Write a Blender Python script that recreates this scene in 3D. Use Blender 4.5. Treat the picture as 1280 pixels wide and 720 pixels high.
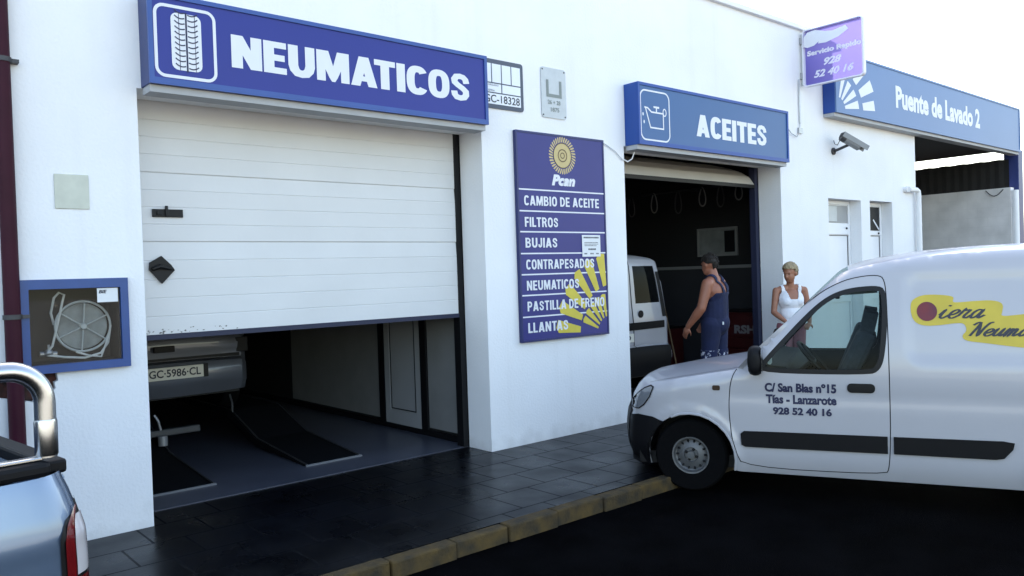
import bpy, bmesh, math, random
import numpy as np
from mathutils import Vector, Matrix, geometry
random.seed(7)
R = math.radians
C = bpy.context.scene.collection
for o in list(bpy.data.objects): bpy.data.objects.remove(o)
scene = bpy.context.scene

# ---------------------------------------------------------------- camera, sky, sun, exposure
cd = bpy.data.cameras.new('camera'); cam = bpy.data.objects.new('camera', cd); C.objects.link(cam)
rx, ux, bx = Vector((0.7572,-0.6523,-0.033)), Vector((0.0359,-0.0089,0.9993)), Vector((0.6522*-1,-0.7579,0.0167))
bx = rx.cross(ux).normalized(); ux = bx.cross(rx).normalized(); rx.normalize()
cam.matrix_world = Matrix(((rx.x,ux.x,bx.x,0),(rx.y,ux.y,bx.y,-5.9767),(rx.z,ux.z,bx.z,1.7),(0,0,0,1)))
cd.sensor_width = 36; cd.lens = 28.125; cd.clip_end = 2000; cd.clip_start = .05
scene.camera = cam
SUN = Vector((.447,.894,.70)).normalized()
elev = math.asin(SUN.z); rot = math.atan2(SUN.x, SUN.y)
w = bpy.data.worlds.new('World'); scene.world = w; w.use_nodes = True
nt = w.node_tree; sky = nt.nodes.new('ShaderNodeTexSky'); sky.sky_type = 'NISHITA'; sky.sun_disc = False
sky.sun_elevation = elev; sky.sun_rotation = rot; sky.dust_density = 1.5; sky.air_density = 1.0
nt.nodes['Background'].inputs['Strength'].default_value = .15
nt.links.new(sky.outputs['Color'], nt.nodes['Background'].inputs['Color'])
sl = bpy.data.lights.new('sun','SUN'); sl.energy = 3.2; sl.angle = R(.53); sl.color = (1,.95,.88)
so = bpy.data.objects.new('sun', sl); C.objects.link(so); so.rotation_euler = SUN.to_track_quat('Z','Y').to_euler()
vs = scene.view_settings; vs.view_transform = 'Standard'; vs.look = 'None'; vs.gamma = 1; vs.exposure = 2.22
vs.use_white_balance = True; vs.white_balance_temperature = 7450; vs.white_balance_tint = 10; vs.use_curve_mapping = False
scene.render.resolution_x = 1024; scene.render.resolution_y = 576

# ---------------------------------------------------------------- materials
def mat(name, col, rough=.6, metal=0, var=0, scale=8, bump=0, bscale=60, spec=.5, coat=0, emis=0, dirt=None):
    m = bpy.data.materials.new(name); m.use_nodes = True
    n = m.node_tree.nodes; l = m.node_tree.links; b = n['Principled BSDF']
    b.inputs['Roughness'].default_value = rough; b.inputs['Metallic'].default_value = metal
    b.inputs['Specular IOR Level'].default_value = spec; b.inputs['Coat Weight'].default_value = coat
    b.inputs['Coat Roughness'].default_value = .04
    b.inputs['Base Color'].default_value = (*col,1)
    tc = n.new('ShaderNodeTexCoord')
    if var:
        t = n.new('ShaderNodeTexNoise'); t.inputs['Scale'].default_value = scale; t.inputs['Detail'].default_value = 6
        l.new(tc.outputs['Object'], t.inputs['Vector'])
        r = n.new('ShaderNodeValToRGB'); r.color_ramp.elements[0].position = .3; r.color_ramp.elements[1].position = .7
        d = dirt or tuple(c*(1-var) for c in col)
        r.color_ramp.elements[0].color = (*d,1); r.color_ramp.elements[1].color = (*col,1)
        l.new(t.outputs['Fac'], r.inputs['Fac']); l.new(r.outputs['Color'], b.inputs['Base Color'])
    if bump:
        t2 = n.new('ShaderNodeTexNoise'); t2.inputs['Scale'].default_value = bscale; t2.inputs['Detail'].default_value = 5
        l.new(tc.outputs['Object'], t2.inputs['Vector'])
        bp = n.new('ShaderNodeBump'); bp.inputs['Strength'].default_value = bump; bp.inputs['Distance'].default_value = .01
        l.new(t2.outputs['Fac'], bp.inputs['Height']); l.new(bp.outputs['Normal'], b.inputs['Normal'])
    return m

def glass(name, tint=(.8,.86,.84), lo=.05, hi=.6):
    m = bpy.data.materials.new(name); m.use_nodes = True
    n = m.node_tree.nodes; l = m.node_tree.links; n.clear()
    o = n.new('ShaderNodeOutputMaterial'); mx = n.new('ShaderNodeMixShader'); t = n.new('ShaderNodeBsdfTransparent'); g = n.new('ShaderNodeBsdfGlossy')
    t.inputs['Color'].default_value = (*tint,1); g.inputs['Roughness'].default_value = .01; g.inputs['Color'].default_value = (.9,.95,1,1)
    f = n.new('ShaderNodeLayerWeight'); f.inputs['Blend'].default_value = .5; pw = n.new('ShaderNodeMath'); pw.operation = 'POWER'; pw.inputs[1].default_value = 4
    mr = n.new('ShaderNodeMapRange'); mr.inputs['To Min'].default_value = lo; mr.inputs['To Max'].default_value = hi
    l.new(f.outputs['Facing'], pw.inputs[0]); l.new(pw.outputs[0], mr.inputs['Value']); l.new(mr.outputs['Result'], mx.inputs['Fac'])
    l.new(t.outputs[0], mx.inputs[1]); l.new(g.outputs[0], mx.inputs[2]); l.new(mx.outputs[0], o.inputs['Surface'])
    return m

def acrylic(name, col, f=.6):
    m = bpy.data.materials.new(name); m.use_nodes = True
    n = m.node_tree.nodes; l = m.node_tree.links; n.clear()
    o = n.new('ShaderNodeOutputMaterial'); mx = n.new('ShaderNodeMixShader'); d = n.new('ShaderNodeBsdfDiffuse'); t = n.new('ShaderNodeBsdfTranslucent')
    d.inputs['Color'].default_value = (*col,1); t.inputs['Color'].default_value = (*[min(1,c*1.5+.17) for c in col],1); mx.inputs['Fac'].default_value = f
    l.new(d.outputs[0], mx.inputs[1]); l.new(t.outputs[0], mx.inputs[2]); l.new(mx.outputs[0], o.inputs['Surface'])
    return m

def stucco_mat():
    m = mat('white_stucco', (.80,.81,.83), .85, var=.07, scale=1.3, bump=.35, bscale=45, spec=.2)
    n = m.node_tree.nodes; l = m.node_tree.links; b = n['Principled BSDF']
    old = b.inputs['Base Color'].links[0].from_socket
    tc = n.new('ShaderNodeTexCoord'); sp = n.new('ShaderNodeSeparateXYZ'); l.new(tc.outputs['Object'], sp.inputs[0])
    nz = n.new('ShaderNodeTexNoise'); nz.inputs['Scale'].default_value = 5; nz.inputs['Detail'].default_value = 8
    l.new(tc.outputs['Object'], nz.inputs['Vector'])
    # splash dirt: a worn band at the foot of the wall
    ma = n.new('ShaderNodeMath'); ma.operation = 'MULTIPLY_ADD'; ma.inputs[1].default_value = .5; l.new(nz.outputs['Fac'], ma.inputs[0]); ma.inputs[2].default_value = -.12
    lt = n.new('ShaderNodeMapRange'); lt.inputs['From Min'].default_value = 0; lt.inputs['From Max'].default_value = .18
    su = n.new('ShaderNodeMath'); su.operation = 'SUBTRACT'; l.new(ma.outputs[0], su.inputs[0]); l.new(sp.outputs['Z'], su.inputs[1])
    l.new(su.outputs[0], lt.inputs['Value'])
    # faint vertical run-off streaks
    mp = n.new('ShaderNodeMapping'); mp.inputs['Scale'].default_value = (7,7,.35); l.new(tc.outputs['Object'], mp.inputs['Vector'])
    ns = n.new('ShaderNodeTexNoise'); ns.inputs['Scale'].default_value = 1; ns.inputs['Detail'].default_value = 4; l.new(mp.outputs[0], ns.inputs['Vector'])
    sr = n.new('ShaderNodeMapRange'); sr.inputs['From Min'].default_value = .55; sr.inputs['From Max'].default_value = .8; sr.inputs['To Max'].default_value = .10; l.new(ns.outputs['Fac'], sr.inputs['Value'])
    m1 = n.new('ShaderNodeMix'); m1.data_type = 'RGBA'; m1.inputs['B'].default_value = (.45,.43,.4,1); l.new(old, m1.inputs['A']); l.new(sr.outputs[0], m1.inputs['Factor'])
    sc = n.new('ShaderNodeMath'); sc.operation = 'MULTIPLY'; sc.inputs[1].default_value = .25; l.new(lt.outputs[0], sc.inputs[0])
    m2 = n.new('ShaderNodeMix'); m2.data_type = 'RGBA'; m2.inputs['B'].default_value = (.25,.24,.23,1); l.new(m1.outputs['Result'], m2.inputs['A']); l.new(sc.outputs[0], m2.inputs['Factor'])
    l.new(m2.outputs['Result'], b.inputs['Base Color'])
    return m

def brick_mat(name, col, mortar, w, h, ms, rough, bump=.4, var=.3, plane='xy', spec=.5, off=.5, rvar=0):
    m = mat(name, col, rough, spec=spec); n = m.node_tree.nodes; l = m.node_tree.links; b = n['Principled BSDF']
    tc = n.new('ShaderNodeTexCoord'); sp = n.new('ShaderNodeSeparateXYZ'); cb = n.new('ShaderNodeCombineXYZ')
    l.new(tc.outputs['Object'], sp.inputs[0]); l.new(sp.outputs[plane[0].upper()], cb.inputs[0]); l.new(sp.outputs[plane[1].upper()], cb.inputs[1])
    t = n.new('ShaderNodeTexBrick'); t.inputs['Scale'].default_value = 1; t.inputs['Brick Width'].default_value = w; t.inputs['Row Height'].default_value = h; t.offset = off
    t.inputs['Mortar Size'].default_value = ms; t.inputs['Color1'].default_value = (*col,1); t.inputs['Color2'].default_value = (*[c*(1-var) for c in col],1); t.inputs['Mortar'].default_value = (*mortar,1)
    l.new(cb.outputs[0], t.inputs['Vector'])
    nz = n.new('ShaderNodeTexNoise'); nz.inputs['Scale'].default_value = 2.3; nz.inputs['Detail'].default_value = 8; l.new(tc.outputs['Object'], nz.inputs['Vector'])
    mx = n.new('ShaderNodeMix'); mx.data_type = 'RGBA'; mx.blend_type = 'MULTIPLY'; mx.inputs['Factor'].default_value = .8
    mr = n.new('ShaderNodeMapRange'); mr.inputs['To Min'].default_value = .55; mr.inputs['To Max'].default_value = 1.35; l.new(nz.outputs['Fac'], mr.inputs['Value'])
    l.new(t.outputs['Color'], mx.inputs['A']); l.new(mr.outputs[0], mx.inputs['B']); l.new(mx.outputs['Result'], b.inputs['Base Color'])
    bp = n.new('ShaderNodeBump'); bp.inputs['Strength'].default_value = bump; bp.inputs['Distance'].default_value = .01; bp.invert = True
    n2 = n.new('ShaderNodeTexNoise'); n2.inputs['Scale'].default_value = 40; l.new(tc.outputs['Object'], n2.inputs['Vector'])
    ad = n.new('ShaderNodeMath'); ad.operation = 'MULTIPLY_ADD'; ad.inputs[1].default_value = .25; l.new(n2.outputs['Fac'], ad.inputs[0]); l.new(t.outputs['Fac'], ad.inputs[2])
    l.new(ad.outputs[0], bp.inputs['Height']); l.new(bp.outputs['Normal'], b.inputs['Normal'])
    if rvar:
        b.inputs['Specular Tint'].default_value = (.62,.76,1,1)
        rr = n.new('ShaderNodeMapRange'); rr.inputs['From Min'].default_value = .35; rr.inputs['From Max'].default_value = .7; rr.inputs['To Min'].default_value = rough; rr.inputs['To Max'].default_value = rough+rvar
        l.new(nz.outputs['Fac'], rr.inputs['Value']); mm = n.new('ShaderNodeMath'); mm.operation = 'MULTIPLY_ADD'; mm.inputs[1].default_value = .22; l.new(t.outputs['Fac'], mm.inputs[0]); l.new(rr.outputs[0], mm.inputs[2]); l.new(mm.outputs[0], b.inputs['Roughness'])
        sm = n.new('ShaderNodeMapRange'); sm.inputs['To Min'].default_value = spec; sm.inputs['To Max'].default_value = spec*.7; l.new(t.outputs['Fac'], sm.inputs['Value']); l.new(sm.outputs[0], b.inputs['Specular IOR Level'])
    return m

M = {}
M['stucco'] = stucco_mat()
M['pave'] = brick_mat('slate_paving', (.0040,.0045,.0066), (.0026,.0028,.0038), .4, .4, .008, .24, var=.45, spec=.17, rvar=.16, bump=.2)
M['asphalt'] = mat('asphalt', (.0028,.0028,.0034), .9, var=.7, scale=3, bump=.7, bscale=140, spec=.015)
M['concrete'] = mat('pale_concrete', (.42,.40,.36), .85, var=.2, scale=1.2, spec=.2)
M['kerb'] = mat('kerb_stone', (.105,.067,.025), .8, var=.55, scale=9, bump=.6, bscale=50, spec=.2, dirt=(.036,.03,.022))
M['gfloor'] = mat('painted_floor', (.070,.075,.098), .3, var=.25, scale=2.5, spec=.4)
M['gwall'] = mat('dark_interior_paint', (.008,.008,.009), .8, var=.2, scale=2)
M['gdado'] = mat('grey_dado_paint', (.024,.024,.028), .7, var=.2, scale=2)
M['gpanel'] = mat('grey_wall_panel', (.21,.21,.205), .6, var=.15, scale=3)
M['ddoor'] = mat('grey_aluminium', (.31,.315,.32), .45, var=.06, scale=3)
M['black'] = mat('black_trim', (.004,.004,.005), .5, spec=.3)
M['rubber'] = mat('rubber', (.003,.003,.0035), .9, spec=.08, bump=.2)
M['plastic'] = mat('dark_bumper_plastic', (.004,.004,.0055), .55, var=.2, scale=15, spec=.2)
M['doorw'] = mat('white_door_paint', (.66,.665,.67), .45, var=.06, scale=2, spec=.35, bump=.08, bscale=25)
M['doorw2'] = mat('cream_door_paint', (.55,.52,.47), .45, var=.08, scale=3)
M['alu'] = mat('white_aluminium', (.78,.79,.82), .4, var=.03)
M['seal'] = mat('navy_rubber_seal', (.012,.016,.045), .6)
M['dirt'] = mat('grime', (.22,.21,.20), .9, var=.5, scale=30)
M['blueF'] = mat('sign_face_royal_blue', (.014,.026,.225), .35, var=.06, scale=1.5, spec=.35)
M['blueC'] = mat('sign_case_blue', (.03,.085,.30), .4, var=.12, scale=3, spec=.4)
M['navyC'] = mat('sign_case_navy', (.008,.03,.15), .4, var=.1, scale=3, spec=.4)
M['aceF'] = mat('sign_face_steel_blue', (.032,.108,.27), .35, var=.06, scale=1.5, spec=.35)
M['aceC'] = mat('sign_case_deep_blue', (.007,.06,.28), .4, spec=.4)
M['pueF'] = mat('sign_face_pale_blue', (.095,.185,.37), .4, var=.05, scale=1, spec=.35)
M['soffit'] = mat('grey_sign_soffit', (.40,.41,.43), .6, var=.1)
M['letter'] = mat('white_vinyl', (.68,.70,.75), .45, var=.03)
M['boardF'] = mat('board_purple_blue', (.030,.033,.185), .4, var=.1, scale=2, spec=.35)
M['boardC'] = mat('board_edge_navy', (.012,.02,.11), .45)
M['yellow'] = mat('yellow_vinyl', (.62,.50,.06), .5, var=.12, scale=12)
M['splash'] = mat('splash_yellow_vinyl', (.60,.45,.04), .45, var=.15, scale=5)
M['gold'] = mat('gold_vinyl', (.55,.43,.20), .5, var=.1, scale=30)
M['bronze'] = mat('brown_vinyl', (.12,.075,.03), .5)
M['ink'] = mat('dark_ink', (.03,.032,.045), .6)
M['inkblue'] = mat('blue_ink', (.010,.013,.05), .6)
M['faded'] = mat('faded_lettering', (.20,.19,.19), .6)
M['paper'] = mat('paper', (.72,.74,.76), .7, var=.05, scale=20)
M['frame'] = mat('slate_frame', (.06,.075,.11), .5)
M['cell'] = mat('pale_plate', (.72,.76,.82), .5)
M['steelp'] = mat('dull_steel_plate', (.47,.50,.52), .45, metal=.25, var=.1, scale=14)
M['beige'] = mat('faded_plate', (.56,.58,.50), .7, var=.12, scale=12)
M['cabblue'] = mat('cabinet_blue', (.016,.066,.235), .4, var=.15, scale=9, spec=.45)
M['cabin'] = mat('cabinet_lining', (.05,.034,.026), .7, var=.45, scale=8)
M['reel'] = mat('reel_grey', (.52,.53,.50), .5, var=.2, scale=14)
M['drum'] = mat('reel_drum', (.36,.37,.35), .5, var=.5, scale=9)
M['hose'] = mat('pale_hose', (.66,.64,.60), .55, var=.15, scale=20)
M['maroon'] = mat('maroon_pipe', (.040,.005,.015), .5, var=.2, scale=6, spec=.15)
M['whitepipe'] = mat('white_pipe', (.76,.77,.79), .5, var=.05)
M['brick'] = mat('broken_brick', (.10,.03,.022), .95, var=.6, scale=22, bump=1, bscale=40, dirt=(.02,.014,.012))
M['metal'] = mat('grey_metal', (.42,.43,.45), .35, metal=.8, var=.15, scale=20)
M['darkmetal'] = mat('dark_metal', (.06,.06,.065), .5, metal=.5, var=.2, scale=20)
M['chrome'] = mat('polished_steel', (.55,.55,.55), .24, metal=1, var=.1, scale=10)
M['cctvw'] = mat('cctv_shell', (.20,.21,.22), .4, var=.06)
M['vanw'] = mat('van_white_paint', (.42,.415,.44), .30, var=.04, scale=3, spec=.5, coat=.5)
M['vanint'] = mat('van_interior', (.016,.016,.018), .75)
M['vanroof'] = mat('beige_headlining', (.20,.185,.155), .9)
M['seatf'] = mat('seat_fabric', (.05,.06,.075), .9, var=.3, scale=40)
M['steel'] = mat('wheel_steel', (.13,.132,.135), .5, metal=.35, var=.25, scale=14)
M['lens'] = mat('headlamp_lens', (.17,.18,.20), .08, spec=.8, coat=1)
M['redlens'] = mat('red_lamp_lens', (.14,.006,.008), .15, spec=.7, coat=1)
M['clearlens'] = mat('clear_lamp_lens', (.55,.52,.53), .15, spec=.7, coat=1)
M['amber'] = mat('dark_lamp_lens', (.05,.03,.02), .2, spec=.6)
M['glass'] = glass('car_glass', (.60,.69,.67), .005, .25)
M['dglass'] = glass('tinted_glass', (.04,.045,.05), .008, .2)
M['cglass'] = glass('cabinet_glass', (.86,.87,.87), .012, .4)
M['wglass'] = glass('frosted_window_glass', (.30,.31,.32), .10, .6)
M['silver'] = mat('silver_blue_paint', (.15,.21,.31), .25, metal=.55, var=.04, scale=4, coat=.9)
M['greycar'] = mat('grey_car_paint', (.11,.12,.145), .35, metal=.3, coat=.6)
M['plate'] = mat('number_plate', (.72,.70,.62), .4)
M['lift'] = mat('lift_steel', (.005,.0055,.007), .7, var=.3, scale=10, bump=.3, spec=.12)
M['beam'] = mat('lift_beam_grey', (.05,.052,.055), .5, var=.2, scale=10)
M['liftedge'] = mat('worn_edge', (.26,.265,.28), .4, metal=.3)
M['red'] = mat('red_tool_paint', (.06,.006,.006), .4, var=.2, scale=8)
M['wood'] = mat('broom_wood', (.22,.14,.07), .7, var=.3, scale=20)
M['skin'] = mat('tanned_skin', (.36,.15,.088), .5, var=.12, scale=14)
M['skinm'] = mat('ruddy_skin', (.36,.135,.08), .5, var=.15, scale=12)
M['hairb'] = mat('blond_hair', (.42,.32,.19), .6, var=.5, scale=60, bump=.8, bscale=120)
M['haird'] = mat('dark_hair', (.018,.012,.009), .7, var=.4, scale=60, bump=.6, bscale=120)
M['denim'] = mat('navy_workwear', (.009,.016,.062), .85, var=.3, scale=7, bump=.4, bscale=30)
M['denim2'] = mat('paint_spotted_workwear', (.009,.016,.062), .85)
M['tank'] = mat('white_cotton', (.80,.80,.84), .85, var=.04, scale=9, bump=.5, bscale=18)
M['pink'] = mat('pink_cotton', (.34,.13,.16), .85, var=.12, scale=9, bump=.5, bscale=18)
M['shoe'] = mat('dark_shoe', (.02,.018,.016), .6)
M['eye'] = mat('eye_dark', (.02,.015,.012), .3)
M['blockw'] = brick_mat('painted_block', (.70,.685,.68), (.665,.65,.645), .4, .2, .008, .8, bump=.15, var=.03, plane='yz', spec=.2)
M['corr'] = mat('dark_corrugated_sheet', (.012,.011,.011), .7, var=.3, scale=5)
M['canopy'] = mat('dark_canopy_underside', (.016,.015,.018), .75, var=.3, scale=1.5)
M['navycol'] = mat('navy_column_paint', (.012,.03,.14), .45)
M['acr'] = acrylic('purple_acrylic', (.075,.055,.30), .5)
M['acrw'] = acrylic('white_acrylic', (.78,.78,.84), .2)
M['acrcase'] = mat('white_lightbox_case', (.70,.70,.78), .4)
M['poster'] = mat('poster_print', (.20,.21,.20), .6, var=.35, scale=6)
M['darkred'] = mat('dark_red_vinyl', (.19,.006,.010), .45, var=.6, scale=5, dirt=(.08,.006,.03))

# white splotches of paint on the overalls
n = M['denim2'].node_tree.nodes; l = M['denim2'].node_tree.links
tc = n.new('ShaderNodeTexCoord'); nz = n.new('ShaderNodeTexNoise'); nz.inputs['Scale'].default_value = 16; nz.inputs['Detail'].default_value = 3
rp = n.new('ShaderNodeValToRGB'); rp.color_ramp.elements[0].position = .55; rp.color_ramp.elements[1].position = .60
rp.color_ramp.elements[0].color = (.009,.016,.062,1); rp.color_ramp.elements[1].color = (.6,.6,.68,1)
l.new(tc.outputs['Object'], nz.inputs['Vector']); l.new(nz.outputs['Fac'], rp.inputs['Fac']); l.new(rp.outputs['Color'], n['Principled BSDF'].inputs['Base Color'])

# ---------------------------------------------------------------- helpers
OFF = {}                                   # root offset of world-built things
class MB:
    def __init__(s): s.v = []; s.f = []; s.m = []
    def add(s, vs, fs, mi=0):
        b = len(s.v); s.v += [tuple(v) for v in vs]; s.f += [tuple(b+i for i in f) for f in fs]; s.m += [mi]*len(fs); return s
    def box(s, x0,x1,y0,y1,z0,z1, mi=0):
        vs = [(x,y,z) for z in (z0,z1) for y in (y0,y1) for x in (x0,x1)]
        return s.add(vs, [(0,2,3,1),(4,5,7,6),(0,1,5,4),(2,6,7,3),(0,4,6,2),(1,3,7,5)], mi)
    def obox(s, c, a, b, h, mi=0):          # centre and three half-axis vectors
        c,a,b,h = map(Vector,(c,a,b,h)); vs = [c+a*i+b*j+h*k for k in (-1,1) for j in (-1,1) for i in (-1,1)]
        return s.add(vs, [(0,2,3,1),(4,5,7,6),(0,1,5,4),(2,6,7,3),(0,4,6,2),(1,3,7,5)], mi)
    def tube(s, path, r, n=10, closed=False, mi=0, caps=True):
        P = [Vector(p) for p in path]; K = len(P); rs = r if isinstance(r,(list,tuple)) else [r]*K
        ref = None; vs = []
        for i,p in enumerate(P):
            if closed: t = (P[(i+1)%K]-P[i-1]).normalized()
            else: t = (P[min(i+1,K-1)]-P[max(i-1,0)]).normalized()
            if ref is None: ref = Vector((0,0,1)) if abs(t.z)<.9 else Vector((1,0,0))
            a = (ref - t*ref.dot(t)).normalized(); ref = a; b = t.cross(a)
            vs += [p+(a*math.cos(2*math.pi*k/n)+b*math.sin(2*math.pi*k/n))*rs[i] for k in range(n)]
        fs = []
        for i in range(K if closed else K-1):
            j = (i+1)%K
            fs += [(i*n+k, i*n+(k+1)%n, j*n+(k+1)%n, j*n+k) for k in range(n)]
        if caps and not closed: fs += [tuple(range(n))[::-1], tuple((K-1)*n+k for k in range(n))]
        return s.add(vs, fs, mi)
    def lathe(s, prof, o, d, n=32, mi=0):   # prof: (radius, height along d)
        o = Vector(o); d = Vector(d).normalized(); a = d.orthogonal().normalized(); b = d.cross(a); K = len(prof)
        vs = [o+d*h+(a*math.cos(2*math.pi*k/n)+b*math.sin(2*math.pi*k/n))*r for r,h in prof for k in range(n)]
        fs = [(i*n+k, i*n+(k+1)%n, (i+1)*n+(k+1)%n, (i+1)*n+k) for i in range(K-1) for k in range(n)]
        return s.add(vs, fs, mi)
    def ell(s, c, r, n=16, m=10, mi=0, ax=None):
        c = Vector(c); ax = ax or (Vector((1,0,0)),Vector((0,1,0)),Vector((0,0,1))); vs = []; fs = []
        for i in range(m+1):
            th = math.pi*i/m
            for k in range(n):
                ph = 2*math.pi*k/n
                vs.append(c+ax[0]*r[0]*math.sin(th)*math.cos(ph)+ax[1]*r[1]*math.sin(th)*math.sin(ph)+ax[2]*r[2]*math.cos(th))
        for i in range(m):
            for k in range(n): fs.append((i*n+k,(i+1)*n+k,(i+1)*n+(k+1)%n,i*n+(k+1)%n))
        return s.add(vs, fs, mi)
    def flat(s, tri, fn, mi=0):             # (points2d, faces) mapped by fn
        return s.add([fn(*p) for p in tri[0]], tri[1], mi)
    def prism(s, outer, holes, fn, w0, w1, mi=0):  # polygon with holes, swept from w0 (front) to w1
        pts, fs = region(outer, holes)
        s.add([fn(u,v,w0) for u,v in pts], fs, mi); s.add([fn(u,v,w1) for u,v in pts], [f[::-1] for f in fs], mi)
        for lp in [outer]+list(holes):
            k = len(lp); s.add([fn(u,v,w) for w in (w0,w1) for u,v in lp], [(i,(i+1)%k,k+(i+1)%k,k+i) for i in range(k)], mi)
        return s

def inside(px, py, poly):
    poly = np.asarray(poly); x0,y0 = poly[:,0],poly[:,1]; x1,y1 = np.roll(x0,-1),np.roll(y0,-1)
    px = np.asarray(px)[:,None]; py = np.asarray(py)[:,None]
    with np.errstate(divide='ignore', invalid='ignore'):
        c = ((y0>py)!=(y1>py)) & (px < (x1-x0)*(py-y0)/(y1-y0)+x0)
    return c.sum(1)%2==1

def dens(poly, st, closed=True):
    out = []; n = len(poly)
    for i in range(n if closed else n-1):
        a = np.array(poly[i],float); b = np.array(poly[(i+1)%n],float); k = max(1,int(math.ceil(np.linalg.norm(b-a)/st)))
        out += [tuple(a+(b-a)*j/k) for j in range(k)]
    if not closed: out.append(tuple(poly[-1]))
    return out

def region(outer, holes=(), grid=None):
    loops = [list(outer)]+[list(h) for h in holes]
    if grid: loops = [dens(l, grid) for l in loops]
    pts = []; edges = []
    for l in loops:
        b = len(pts); pts += l; edges += [(b+i, b+(i+1)%len(l)) for i in range(len(l))]
    if grid:
        o = np.array(loops[0]); x = np.arange(o[:,0].min()+grid*.5, o[:,0].max(), grid); y = np.arange(o[:,1].min()+grid*.5, o[:,1].max(), grid)
        X,Y = np.meshgrid(x,y); X = X.ravel(); Y = Y.ravel(); k = inside(X,Y,loops[0])
        for h in loops[1:]: k &= ~inside(X,Y,h)
        B = np.array(pts); g = np.stack([X[k],Y[k]],1)
        if len(g):
            dm = np.min(np.linalg.norm(g[:,None]-B[None],axis=2),axis=1); pts += [tuple(p) for p in g[dm>grid*.45]]
    r = geometry.delaunay_2d_cdt([Vector(p) for p in pts], edges, [], 0, 1e-6)
    V = [(v.x,v.y) for v in r[0]]; F = r[2]
    cx = np.array([sum(V[i][0] for i in f)/len(f) for f in F]); cy = np.array([sum(V[i][1] for i in f)/len(f) for f in F])
    k = inside(cx,cy,loops[0])
    for h in loops[1:]: k &= ~inside(cx,cy,h)
    out = []
    for f,ok in zip(F,k):
        if ok:
            a = sum(V[f[i]][0]*V[f[(i+1)%len(f)]][1]-V[f[(i+1)%len(f)]][0]*V[f[i]][1] for i in range(len(f)))
            out.append(tuple(f) if a>0 else tuple(f[::-1]))
    return V, out

def union(polys):                           # union of overlapping 2-d polygons
    pts = []; faces = []
    for p in polys:
        a = sum(p[i][0]*p[(i+1)%len(p)][1]-p[(i+1)%len(p)][0]*p[i][1] for i in range(len(p)))
        p = p if a>0 else p[::-1]; b = len(pts); pts += [Vector(q) for q in p]; faces.append(list(range(b,b+len(p))))
    r = geometry.delaunay_2d_cdt(pts, [], faces, 1, 1e-5)
    V = [(v.x,v.y) for v in r[0]]
    cx = np.array([sum(V[i][0] for i in f)/len(f) for f in r[2]]); cy = np.array([sum(V[i][1] for i in f)/len(f) for f in r[2]])
    k = np.zeros(len(cx),bool)
    for p in polys: k |= inside(cx,cy,p)
    return V, [tuple(f) for f,o in zip(r[2],k) if o]

def stroke(path, w, closed=False):          # quads along a 2-d path, mitred
    P = [np.array(p,float) for p in path]; n = len(P); L = []
    for i in range(n):
        a = P[i-1] if (i>0 or closed) else None; b = P[(i+1)%n] if (i<n-1 or closed) else None
        ds = [(q/np.linalg.norm(q)) for q in ([P[i]-a] if a is not None else [])+([b-P[i]] if b is not None else [])]
        ns = [np.array((-d[1],d[0])) for d in ds]
        if len(ns)==2:
            m = ns[0]+ns[1]; m /= np.linalg.norm(m); m = m/max(.4,m@ns[0])
        else: m = ns[0]
        L.append((P[i]+m*w/2, P[i]-m*w/2))
    return [[tuple(L[i][0]),tuple(L[(i+1)%n][0]),tuple(L[(i+1)%n][1]),tuple(L[i][1])] for i in range(n if closed else n-1)]

def rrect(x0,x1,y0,y1,r,n=6):
    out = []
    for cx,cy,a in ((x1-r,y0+r,-90),(x1-r,y1-r,0),(x0+r,y1-r,90),(x0+r,y0+r,180)):
        out += [(cx+r*math.cos(R(a+90*k/n)), cy+r*math.sin(R(a+90*k/n))) for k in range(n+1)]
    return out
def circ(x,y,rx,ry=None,n=24): return [(x+rx*math.cos(2*math.pi*k/n), y+(ry or rx)*math.sin(2*math.pi*k/n)) for k in range(n)]

def text2d(s, bold=0, shear=0, space=1):
    c = bpy.data.curves.new('t','FONT'); c.body = s; c.offset = bold; c.shear = shear; c.space_character = space; c.resolution_u = 3
    o = bpy.data.objects.new('t',c); C.objects.link(o); bpy.context.view_layer.update()
    me = bpy.data.meshes.new_from_object(o.evaluated_get(bpy.context.evaluated_depsgraph_get()))
    V = [(v.co.x,v.co.y) for v in me.vertices]; F = []; seen = set()
    for p in me.polygons:
        f = tuple(p.vertices); key = (round(sum(V[i][0] for i in f)/len(f),4), round(sum(V[i][1] for i in f)/len(f),4))
        if key in seen: continue
        seen.add(key); a = sum(V[f[i]][0]*V[f[(i+1)%len(f)]][1]-V[f[(i+1)%len(f)]][0]*V[f[i]][1] for i in range(len(f)))
        F.append(f if a>0 else f[::-1])
    bpy.data.objects.remove(o); bpy.data.meshes.remove(me); bpy.data.curves.remove(c)
    return V, F
def fit(t, x0,x1,y0,y1):
    V,F = t; a = np.array(V); mn = a.min(0); mx = a.max(0); k = (a-mn)/(mx-mn)
    return [(x0+p[0]*(x1-x0), y0+p[1]*(y1-y0)) for p in k], F

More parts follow.
